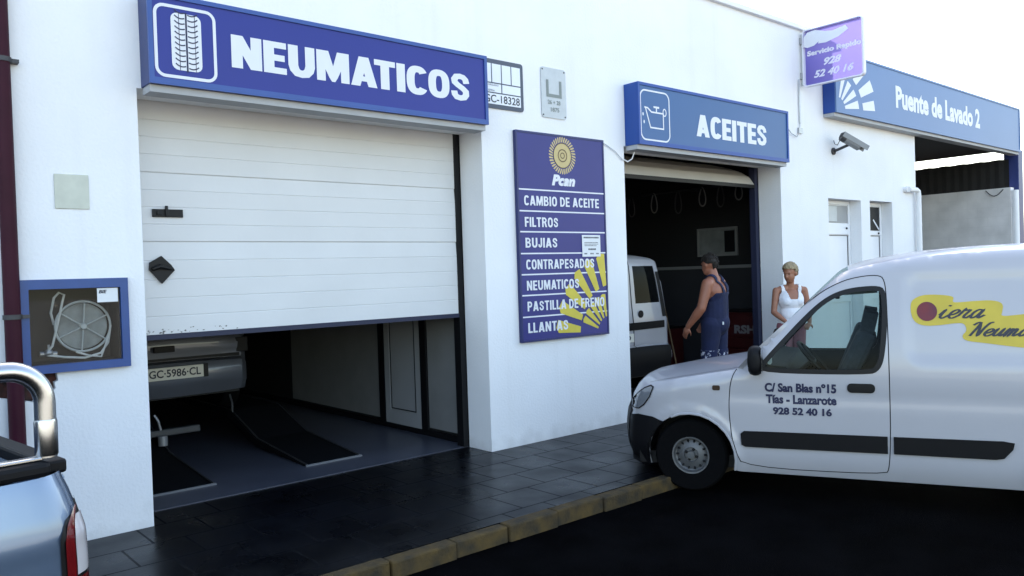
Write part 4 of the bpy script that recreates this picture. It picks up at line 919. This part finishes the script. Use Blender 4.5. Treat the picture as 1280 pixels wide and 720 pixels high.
f = bm(); f.flat(fit(text2d('GC·5986·CL',.02),0,.50,.46,.54), lambda u,v: (-3.2025,.29-u,v)); build('plate_lettering', f, M['ink'], NP)
f = bm(); f.box(-3.19,-3.17,-.29,-.245,.43,.565); build('plate_bracket', f, M['black'], H)
for sg in (1,-1):
    build('tail_lamp', bm().obox((-3.03,sg*.70,.72),(.03,0,0),(0,.07,0),(0,0,.08)), M['black'], H, bevel=.01)
    for cx in (0,2.5): wheel('wheel',-cx,sg*.70,.28,.165,sg,H)
f = bm(); f.tube([(-3.06,-.55,.20),(-3.12,-.55,.12),(-3.12,-.55,.02)],.01,6); build('tow_strap', f, M['beam'], H)
build('underbody', bm().box(-3.0,.5,-.68,.68,.22,.32), M['black'], H)

# lift
L = thing('car_lift','low black car lift with two ramp plates on the blue floor','lift',(2.9,3,0))
for x0,x1 in ((1.90,2.46),(3.28,3.86)):
    f = bm(); f.prism([(.80,.012),(1.9,.11),(2.6,.335),(6.6,.335),(6.6,.27),(2.65,.27),(1.95,.05),(.86,.010)],[],lambda u,v,w_:(w_,u,v),x0,x1); rp = build('runway', f, M['lift'], L)
    f = bm(); f.obox(((x0+x1)/2,.80,.016),((x1-x0)/2,0,0),(0,.008,.002),(0,-.002,.006)); build('ramp_edge', f, M['liftedge'], rp)
    f = bm(); f.tube([(x0+.02,.82,.022),(x0+.02,1.9,.118),(x0+.02,2.6,.343),(x0+.02,6.5,.343)],.008,6); f.tube([(x1-.02,.82,.022),(x1-.02,1.9,.118),(x1-.02,2.6,.343),(x1-.02,6.5,.343)],.008,6); build('runway_kerb', f, M['darkmetal'], rp)
build('crossbeam', bm().box(1.9,2.80,2.1,2.2,.245,.31), M['beam'], L, bevel=.012)
f = bm(); f.tube([(2.42,2.05,.262),(2.42,2.05,.17)],.045,14); build('jack_head', f, M['liftedge'], L, smooth=True)
f = bm(); f.tube([(2.42,2.1,.31),(2.40,2.1,.40),(2.37,2.12,.46)],.012,6); build('jack_pin', f, M['liftedge'], L)

# oil bay contents
def chest(label, x0,x1,y0,y1,h,txt,ta,tb,tz):
    t = thing('tool_chest', label, 'tool chest', ((x0+x1)/2,(y0+y1)/2,0))
    build('cabinet', bm().box(x0,x1,y0,y1,.10,h), M['red'], t, bevel=.012)
    for i in range(5):
        z0 = .14+i*(h-.18)/5; build('drawer', bm().box(x0-.014,x0-.001,y0+.03,y1-.03,z0,z0+(h-.18)/5-.015), M['red'], t, bevel=.004)
    f = bm(); f.box(x0-.02,x1+.02,y0-.02,y1+.02,h+.001,h+.03); build('top', f, M['black'], t)
    f = bm(); f.flat(fit(text2d(txt,.05),ta,tb,tz,tz+.13), lambda u,v: (x0-.017,-u,v)); build('lettering', f, M['faded'], t)
    f = bm(); [f.lathe([(.0,-.02),(.05,-.02),(.05,.02),(0,.02)],(xx,yy,.05),(1,0,0),14) for xx in (x0+.06,x1-.06) for yy in (y0+.06,y1-.06)]; build('castor', f, M['rubber'], t)
    return t
chest('red tool chest lettered RSH against the wall behind the man',10.45,10.93,.55,1.30,1.02,'RSH',-1.02,-.66,.70)
chest('low red tool chest lettered AT deeper inside the oil bay',10.45,10.93,2.35,3.05,.72,'AT',-2.80,-2.50,.48)
t = thing('framed_poster','pale framed poster on the dark wall of the oil bay','poster',(10.98,1.66,1.9))
build('frame', bm().prism([(1.28,1.89),(2.04,1.89),(2.04,2.35),(1.28,2.35)],[[(1.31,1.92),(2.01,1.92),(2.01,2.32),(1.31,2.32)]],lambda u,v,w_:(w_,u,v),10.965,10.998), M['gpanel'], t)
build('print', bm().box(10.98,10.997,1.311,2.009,1.921,2.319), M['poster'], t); build('print_panel', bm().box(10.976,10.979,1.33,1.52,1.95,2.29), M['black'], t)
t = thing('wall_switch','small white switch box on the dado behind the man','switch',(10.97,.97,1.5)); build('box', bm().box(10.95,10.984,.91,1.02,1.50,1.66), M['alu'], t, bevel=.006); build('rocker', bm().box(10.943,10.949,.94,.99,1.54,1.62), M['ddoor'], t)
t = thing('broom','wooden handled broom leaning on the low red tool chest','broom',(10.1,1.9,0))
f = bm(); f.tube([(9.95,1.72,.10),(10.40,2.32,1.14)],.014,8); build('handle', f, M['wood'], t); f = bm(); f.obox((9.95,1.72,.06),(.13,-.09,0),(.02,.03,0),(0,0,.055)); build('brush', f, M['rubber'], t)
r_ = thing('hanging_rail','dark rail high on the oil bay wall carrying hanging belts','rail',(10.7,2,2.95)); f = bm(); f.tube([(10.7,.5,2.98),(10.7,3.6,2.98)],.014,8); [f.tube([(10.7,y,2.98),(11,y,2.98)],.012,6) for y in (.6,2.,3.5)]; build('bar', f, M['darkmetal'], r_)
belt = None
for i,(y,h) in enumerate(((.78,.30),(1.05,.26),(1.38,.34),(1.72,.30),(2.2,.38),(2.7,.33),(3.2,.36))):
    f = bm(); f.tube([(10.7+.015*math.sin(a*2), y+.06*math.cos(a), 2.98-h/2+.014+(h/2)*math.sin(a)) for a in [2*math.pi*k/20 for k in range(20)]],.011,6,True)
    tag(build('drive_belt', f, M['gpanel'] if i%2 else M['beam'], smooth=True), 'looped belt hanging from the dark rail in the oil bay', 'belt', 'belts hanging in the oil bay')

# ---------------------------------------------------------------- pickup at the left edge
pa = math.atan2(.127,.991)                  # rear of the truck points this way
PK = thing('pickup_truck','silver blue pickup with polished steel roll bar beside the kerb','pickup',(.555,-3.30,-.07),pa,world=False)
# local: +x rearward from the corner, +y toward the wall, z up from the road
Wd = 1.66; TZ = 1.285
def bedside(y0, sgn, nm):
    xs = np.concatenate([np.linspace(-1.75,-.2,10),[-.14,-.09,-.055,-.03,-.014,-.004,0]]); zs_ = [.48,.56,.66,.78,.90,.965,.985,1.0,1.05,1.10,1.16,1.215]
    def yy(x,z):
        d = .030*max(0,(z-.985)/.23)**2+.035*max(0,(.98-z)/.5)**1.5-.010*math.exp(-((z-1.03)/.03)**2)
        q = max(0,(x+.14)/.14); return d+.13*(1-math.sqrt(max(0,1-q*q)))
    def xo(x,z):
        t = min(1,max(0,(1.215-z)/.30)); return x+.058*t*(2-t)*min(1,max(0,(x+.3)/.3))
    f = bm(); n = len(zs_)
    vs = [(xo(x,z), y0+sgn*yy(x,z), z) for x in xs for z in zs_]; fs = [(i*n+j,(i+1)*n+j,(i+1)*n+j+1,i*n+j+1)[::1 if sgn>0 else -1] for i in range(len(xs)-1) for j in range(n-1)]
    f.add(vs,fs); yi = y0+sgn*.10
    f.box(-1.75,-.14,min(yi,yi+sgn*.01),max(yi,yi+sgn*.01),.70,1.215)
    return build('bed_side', f, M['silver'], PK, smooth=True, angle=60)
bs = bedside(0,1,'a'); bedside(Wd,-1,'b')
for y0,sg in ((0,1),(Wd,-1)):
    f = bm(); ya,yb = sorted((y0+sg*.028,y0+sg*.115)); f.box(-1.74,-.055,ya,yb,1.216,1.262); build('bed_rail', f, M['plastic'], PK, bevel=.015)
    f = bm(); f.box(-1.70,-.07,min(y0+sg*.05,y0+sg*.085),max(y0+sg*.05,y0+sg*.085),1.263,1.275); build('rail_trim', f, M['chrome'], PK, bevel=.004)
    BX = -.055
    f = bm(); path = [(BX,y0+sg*.07,1.27),(BX,y0+sg*.07,1.37)]+[(BX-.10*(1-math.cos(R(a))), y0+sg*.07, 1.435+.10*math.sin(R(a))) for a in range(0,91,10)]+[(-1.5,y0+sg*.07,1.54),(-1.72,y0+sg*.07,1.54)]
    f.tube(path,.029,24); RB = build('roll_bar', f, M['chrome'], PK, smooth=True)
    f = bm(); f.lathe([(.0295,0),(.0315,.004),(.0315,.10),(.0295,.108)],(BX,y0+sg*.07,1.275),(0,0,1),24); build('bar_sleeve', f, M['chrome'], RB, smooth=True)
    def surf(x,z,g):
        t = min(1,max(0,(1.215-z)/.30)); X = x+.058*t*(2-t)*min(1,max(0,(x+.3)/.3)); q = max(0,(x+.14)/.14)
        d = .030*max(0,(z-.985)/.23)**2+.035*max(0,(.98-z)/.5)**1.5-.010*math.exp(-((z-1.03)/.03)**2)+.13*(1-math.sqrt(max(0,1-q*q)))
        return (X+g*q, y0+sg*(d-g), z)
    def left(z): return -.080+.062*max(0,(z-1.01)/.105)**2
    def lens(z0,z1,k0,k1,g):
        f = bm(); Z_ = np.linspace(z0,z1,12); Kk = np.linspace(k0,k1,12)
        f.add([surf(left(z)+(-.001-left(z))*k,z,g) for z in Z_ for k in Kk],[(i*12+j,i*12+j+1,(i+1)*12+j+1,(i+1)*12+j)[::1 if sg>0 else -1] for i in range(11) for j in range(11)]); return f
    TL = build('tail_light', lens(.60,1.125,-.12,1,.003), M['black'], PK, smooth=True)
    build('red_lens', lens(.60,1.110,.04,.36,.006), M['redlens'], TL, smooth=True); build('clear_lens', lens(.905,1.085,.39,1,.006), M['clearlens'], TL, smooth=True); build('red_lens', lens(.60,.895,.39,1,.006), M['redlens'], TL, smooth=True)
f = bm(); f.box(-.04,.012,.12,Wd-.12,.62,1.20); TG = build('tailgate', f, M['silver'], PK, bevel=.015); build('tailgate_cap', bm().box(-.05,.018,.12,Wd-.12,1.201,1.245), M['plastic'], TG, bevel=.01); build('tailgate_handle', bm().box(.013,.03,Wd/2-.12,Wd/2+.12,1.02,1.10), M['black'], TG, bevel=.006)
build('bed_liner', bm().box(-1.74,-.05,.115,Wd-.115,.66,.70), M['black'], PK); build('rear_bumper', bm().box(.0,.10,.05,Wd-.05,.42,.58), M['chrome'], PK, bevel=.03)
f = bm(); f.prism([(-1.77,.50),(-1.77,1.25),(-1.95,1.72),(-3.0,1.72),(-3.55,1.22),(-4.6,1.10),(-4.72,.95),(-4.75,.45),(-4.3,.42),(-4.25,.62),(-4.1,.78),(-3.85,.84),(-3.6,.78),(-3.45,.62),(-3.4,.45)],[],lambda u,v,w_:(u,w_,v),.02,Wd-.02); build('cab', f, M['silver'], PK, bevel=.05)
for y0,sg in ((.018,-1),(Wd-.018,1)):
    f = bm(); f.flat(([(-1.95,1.25),(-2.05,1.64),(-2.95,1.64),(-3.4,1.25)],[(0,1,2,3)]), lambda u,v: (u,y0+sg*.004,v)); build('side_window', f, M['black'], PK)
f = bm(); f.flat(([(.2,1.30),(Wd-.2,1.30),(Wd-.25,1.66),(.25,1.66)],[(0,1,2,3)]), lambda u,v: (-1.775-(v-1.25)*.385+.02,u,v)); build('rear_window', f, M['black'], PK)
for cx in (-1.0,-3.85):
    for y0,sg in ((.09,-1),(Wd-.09,1)): wheel('wheel',cx,y0,.36,.2,sg,PK,.2).location.z = -.035

# ================================================================ PEOPLE
def voxel_body(prims, vox, sm=5):
    mb = bm()
    for p in prims:
        if p[0]=='e':
            _,lab,c,r = p[:4]; ax = None
            if len(p)>4:
                z = Vector(p[4]).normalized(); a = z.orthogonal().normalized() if len(p)<6 else (Vector(p[5])-z*Vector(p[5]).dot(z)).normalized(); ax = (a, z.cross(a), z)
            mb.ell(c,r,20,14,0,ax)
        else:
            _,lab,a,ra,b,rb = p; a = Vector(a); b = Vector(b); K = 6
            mb.tube([a.lerp(b,k/K) for k in range(K+1)],[ra+(rb-ra)*k/K for k in range(K+1)],16); mb.ell(a,(ra,)*3,16,10); mb.ell(b,(rb,)*3,16,10)
    o = build('tmp', mb, []); r = o.modifiers.new('r','REMESH'); r.mode = 'VOXEL'; r.voxel_size = vox; r.use_smooth_shade = True
    s_ = o.modifiers.new('s','SMOOTH'); s_.factor = .5; s_.iterations = sm
    bpy.context.view_layer.update(); me = bpy.data.meshes.new_from_object(o.evaluated_get(bpy.context.evaluated_depsgraph_get())); bpy.data.objects.remove(o)
    V = np.empty(len(me.vertices)*3); me.vertices.foreach_get('co',V); V = V.reshape(-1,3)
    best = np.full(len(V),1e9); lab = np.zeros(len(V),int); names = sorted({p[1] for p in prims})
    for p in prims:
        if p[0]=='e': d = np.linalg.norm((V-np.array(p[2])),axis=1)-float(np.mean(p[3])) if len(p)>4 else (np.linalg.norm((V-np.array(p[2]))/np.array(p[3]),axis=1)-1)*min(p[3])
        else:
            a = np.array(p[2],float); b = np.array(p[4],float); t = np.clip(((V-a)@(b-a))/((b-a)@(b-a)),0,1); d = np.linalg.norm(V-(a+t[:,None]*(b-a)),axis=1)-(p[3]+(p[5]-p[3])*t)
        k = d<best; best[k] = d[k]; lab[k] = names.index(p[1])
    N = np.empty(len(V)*3); me.vertices.foreach_get('normal',N); N = N.reshape(-1,3)
    return me, V, N, np.array(names)[lab]
def garment(name, me, V, N, pick, off, m, parent):
    F = [tuple(p.vertices) for p in me.polygons]; F = [f for f in F if all(pick[i] for i in f)]
    u = sorted({i for f in F for i in f}); mp = {a:k for k,a in enumerate(u)}
    o_ = off(V[u]) if callable(off) else off
    P = V[u]+N[u]*(o_[:,None] if hasattr(o_,'shape') else o_); mb = bm(); mb.add([tuple(p) for p in P],[tuple(mp[i] for i in f) for f in F])
    ob = build(name, mb, m, parent, smooth=True, angle=0); so_ = ob.modifiers.new('thick','SOLIDIFY'); so_.thickness = .006; so_.offset = -1
    return ob
def tufts(pick, V, N, fwd, m, par, L, r, n):
    idx = np.nonzero(pick)[0]; rg = random.Random(5); f = bm()
    for i in rg.sample(list(idx), min(n,len(idx))):
        p = Vector(V[i]); n_ = Vector(N[i]); t = Vector((rg.gauss(0,.5),rg.gauss(0,.5),rg.gauss(-.1,.5)))-Vector(fwd)*.7; t = (t-n_*t.dot(n_)).normalized(); l_ = L*rg.uniform(.6,1.3)
        f.tube([p, p+n_*.014+t*l_*.35, p+n_*.016+t*l_*.75, p+n_*rg.uniform(.010,.020)+t*l_],[r,r,r*.8,r*.15],5)
    build('hair_tufts', f, m, par, smooth=True)['kind'] = 'stuff'
def hand(pr, wrist, d, palm_n, L=.18, lab='hand', side=1, curl=.5):
    """palm plus four fingers and a thumb; d = finger direction, palm_n = way the palm faces"""
    w0 = Vector(wrist); d = Vector(d).normalized(); n_ = Vector(palm_n); n_ = (n_-d*n_.dot(d)).normalized(); t = d.cross(n_)*side
    pr.append(('e',lab,w0+d*L*.28,(L*.24,L*.13,L*.32),d,t))
    for k,(o_,fl) in enumerate(((.17,.40),(.06,.46),(-.06,.43),(-.16,.34))):
        b = w0+d*L*.50+t*L*o_; k1 = b+(d*math.cos(.3*curl)+n_*math.sin(.3*curl))*L*fl*.45; k2 = k1+(d*math.cos(1.0*curl)+n_*math.sin(1.0*curl))*L*fl*.32; k3 = k2+(d*math.cos(1.7*curl)+n_*math.sin(1.7*curl))*L*fl*.25
        pr += [('c',lab,b-d*L*.15,.010,k1,.0095),('c',lab,k1,.0095,k2,.0085),('c',lab,k2,.0085,k3,.0075)]
    b = w0+d*L*.15+t*L*.18; k1 = b+(d*.6+t*.6+n_*.3).normalized()*L*.22; k2 = k1+(d*.9+t*.15+n_*.35).normalized()*L*.20
    pr += [('c',lab,b,.014,k1,.011),('c',lab,k1,.011,k2,.009)]
def head(pr, c, fwd, s=1.0, jaw=.0):
    c = Vector(c); f_ = Vector(fwd).normalized(); up = Vector((0,0,1)); up = (up-f_*up.dot(f_)).normalized(); l_ = up.cross(f_)
    q = lambda a,b,z: c+f_*a*s+l_*b*s+up*z*s
    pr += [('e','head',q(-.01,0,.03),(.098*s,.078*s,.098*s),up,f_),('e','head',q(.03,0,-.03),(.075*s,.066*s,.085*s),up,f_),('e','head',q(.052,0,-.082),(.040*s,(.043+jaw)*s,.032*s),up,f_),
           ('c','head',q(.088,0,.018),.010*s,q(.108,0,-.022),.014*s),('e','head',q(.085,0,-.058),(.012*s,.026*s,.010*s),up,f_),('e','head',q(.080,0,.030),(.018*s,.055*s,.012*s),up,f_),
           ('e','head',q(-.005,.079,-.005),(.022*s,.012*s,.032*s),up,f_),('e','head',q(-.005,-.079,-.005),(.022*s,.012*s,.032*s),up,f_)]
    return q
def limbs(pr, sh, el, wr, r, lab='arm'):
    pr += [('c',lab,sh,r[0],el,r[1]),('c',lab,Vector(el),r[1]*1.0,Vector(el).lerp(Vector(wr),.3),r[1]*1.04),('c',lab,Vector(el).lerp(Vector(wr),.3),r[1]*1.04,wr,r[2])]

# --- the man: forward +x, left +y
MN = thing('person','man in navy bib overalls with bare shoulders standing in the oil bay doorway','person',(8.66,.12,0.0),R(105),world=False)
pr = [('e','torso',(-.01,0,1.00),(.165,.195,.16)),('c','torso',(.0,.03,.98),.155,(-.005,.03,1.36),.150),('c','torso',(.0,-.03,.98),.155,(-.005,-.03,1.36),.150),('e','torso',(.06,0,1.15),(.165,.18,.17)),('e','torso',(-.005,0,1.37),(.155,.215,.17)),('e','torso',(-.05,.10,1.41),(.10,.115,.12)),('e','torso',(-.05,-.10,1.41),(.10,.115,.12)),
      ('c','torso',(-.01,.10,1.545),.066,(-.01,.185,1.51),.070),('c','torso',(-.01,-.10,1.545),.066,(-.01,-.185,1.51),.070),('c','neck',(-.02,0,1.51),.074,(.015,0,1.65),.066)]
q = head(pr,(.045,0,1.742),(1,-.38,-.20),1.10,.010)
limbs(pr,(-.01,.245,1.50),(.05,.315,1.20),(.24,.285,.975),(.074,.057,.038)); hand(pr,(.245,.285,.96),(.45,-.1,-.85),(-.2,-1,0),.19,'hand',1,.55)
limbs(pr,(.0,-.245,1.50),(.07,-.30,1.21),(.22,-.24,1.00),(.074,.057,.038)); hand(pr,(.225,-.24,.99),(.5,.2,-.8),(-.2,1,0),.19,'hand',-1,.7)
for sg,x in ((1,.05),(-1,-.06)):
    pr += [('c','leg',(0,sg*.105,.98),.122,(x*.6+.02,sg*.115,.52),.080),('c','leg',(x*.6+.02,sg*.115,.52),.076,(x,sg*.12,.10),.056),('c','foot',(x-.03,sg*.12,.055),.045,(x+.16,sg*.135,.045),.040)]
me,Vv,Nn,lab = voxel_body(pr,.0075,14)
build_me = lambda name,me,m,par: (me.materials.append(m), setattr(me,'name',name), C.objects.link(bpy.data.objects.new(name,me)))
def body_obj(me,m,par):
    me.materials.clear(); me.materials.append(m); o = bpy.data.objects.new('body',me); C.objects.link(o); o.parent = par; OFF[o.name] = Vector(); return o
body_obj(me,M['skinm'],MN)
x,y,z = Vv.T
bib = np.isin(lab,('torso',)) & ((z<1.30+.09*np.clip(-x/.1,0,1)) | ((np.abs(np.abs(y)-(.06+.06*np.clip((z-1.38)/.18,0,1)))<.040) & (z>1.28)))
garment('overalls',me,Vv,Nn,(bib|((lab=='leg')&(z>.55))|((lab=='arm')&False)),.014,M['denim'],MN)
garment('overall_legs',me,Vv,Nn,((lab=='leg')&(z<=.66)&(z>.06)),.021,M['denim2'],MN)
pk = (lab=='head')&((z>1.755+.55*np.clip(x-.05,0,1)) | ((x<-.015)&(z>1.665)&(np.abs(y)<.088)))
tufts(pk,Vv,Nn,np.array((1.,0,0)),M['haird'],MN,.018,.006,170)
garment('hair',me,Vv,Nn,pk,.006,M['haird'],MN)
garment('shoe',me,Vv,Nn,(lab=='foot'),.006,M['shoe'],MN)
f = bm(); [f.ell(q(.082,sg*.030,.008),(.012,.012,.009),10,6) for sg in (1,-1)]; build('eye', f, M['eye'], MN)
f = bm(); f.obox((-.155,.10,1.0),(.006,0,0),(0,.035,0),(0,0,.018)); build('pocket_tag', f, M['paper'], MN)

# --- the woman
WM = thing('person','blond woman in white tank top and pink shorts behind the van','person',(9.53,-.45,0),R(232),world=False)
pr = [('e','torso',(0,0,.93),(.115,.168,.13)),('e','torso',(.01,0,1.07),(.100,.135,.14)),('e','torso',(.01,0,1.25),(.110,.158,.15)),('e','torso',(.065,.072,1.235),(.055,.064,.058)),('e','torso',(.065,-.072,1.235),(.055,.064,.058)),
      ('c','torso',(-.01,.07,1.41),.045,(-.01,.145,1.385),.046),('c','torso',(-.01,-.07,1.41),.045,(-.01,-.145,1.385),.046),('c','neck',(-.015,0,1.38),.050,(.015,.0,1.53),.046)]
qh = head(pr,(.035,-.01,1.60),(.62,-.78,-.30),1.0)
limbs(pr,(-.01,-.185,1.375),(.02,-.235,1.10),(.17,-.14,.985),(.047,.037,.026)); hand(pr,(.18,-.13,.98),(.6,.75,-.1),(0,.2,-1),.165,'hand',-1,.6)
limbs(pr,(-.01,.185,1.375),(-.02,.245,1.11),(.15,.18,.95),(.047,.037,.026)); hand(pr,(.16,.17,.945),(.7,-.55,-.2),(0,-.2,-1),.165,'hand',1,.6)
for sg in (1,-1):
    pr += [('c','leg',(0,sg*.085,.90),.095,(.02,sg*.09,.48),.058),('c','leg',(.02,sg*.09,.48),.056,(0,sg*.095,.09),.036),('c','foot',(-.03,sg*.095,.045),.034,(.14,sg*.11,.035),.030)]
me,Vv,Nn,lab = voxel_body(pr,.007)
body_obj(me,M['skin'],WM)
x,y,z = Vv.T
to = lab=='torso'
neck_f = (x>0)&(z>1.27)&(np.abs(y)<.035+.30*np.clip(z-1.24,0,.2)); neck_b = (x<=0)&(z>1.34)&(np.abs(y)<.085)
tank = to&(z>.90)&~neck_f&~neck_b&~((z>1.33)&(np.abs(y)>.135))
garment('tank_top',me,Vv,Nn,tank,lambda P: .010+.012*np.clip((1.1-P[:,2])/.2,0,1),M['tank'],WM)
garment('shorts',me,Vv,Nn,((to&(z<.97))|((lab=='leg')&(z>.56))),.012,M['pink'],WM)
hr = Vv-np.array(qh(0,0,0)); fw = np.array(qh(1,0,0)-qh(0,0,0)); fw /= np.linalg.norm(fw); upv = np.array(qh(0,0,1)-qh(0,0,0)); upv /= np.linalg.norm(upv)
a_ = hr@fw; h_ = hr@upv
pk = (lab=='head')&((h_>.058+.35*np.clip(a_-.03,0,1))|((a_<-.025)&(h_>-.05))|((a_<.012)&(h_>.018)))
tufts(pk,Vv,Nn,fw,M['hairb'],WM,.034,.0075,190)
garment('hair',me,Vv,Nn,pk,lambda P: .010+.012*np.clip((P[:,2]-1.60)/.08,0,1)+.004*np.sin(P[:,0]*210+P[:,1]*90)*np.sin(P[:,2]*190),M['hairb'],WM)
garment('shoe',me,Vv,Nn,(lab=='foot'),.006,M['shoe'],WM)
f = bm(); [f.ell(qh(.080,sg*.029,.008),(.011,.011,.008),10,6) for sg in (1,-1)]; build('eye', f, M['eye'], WM)
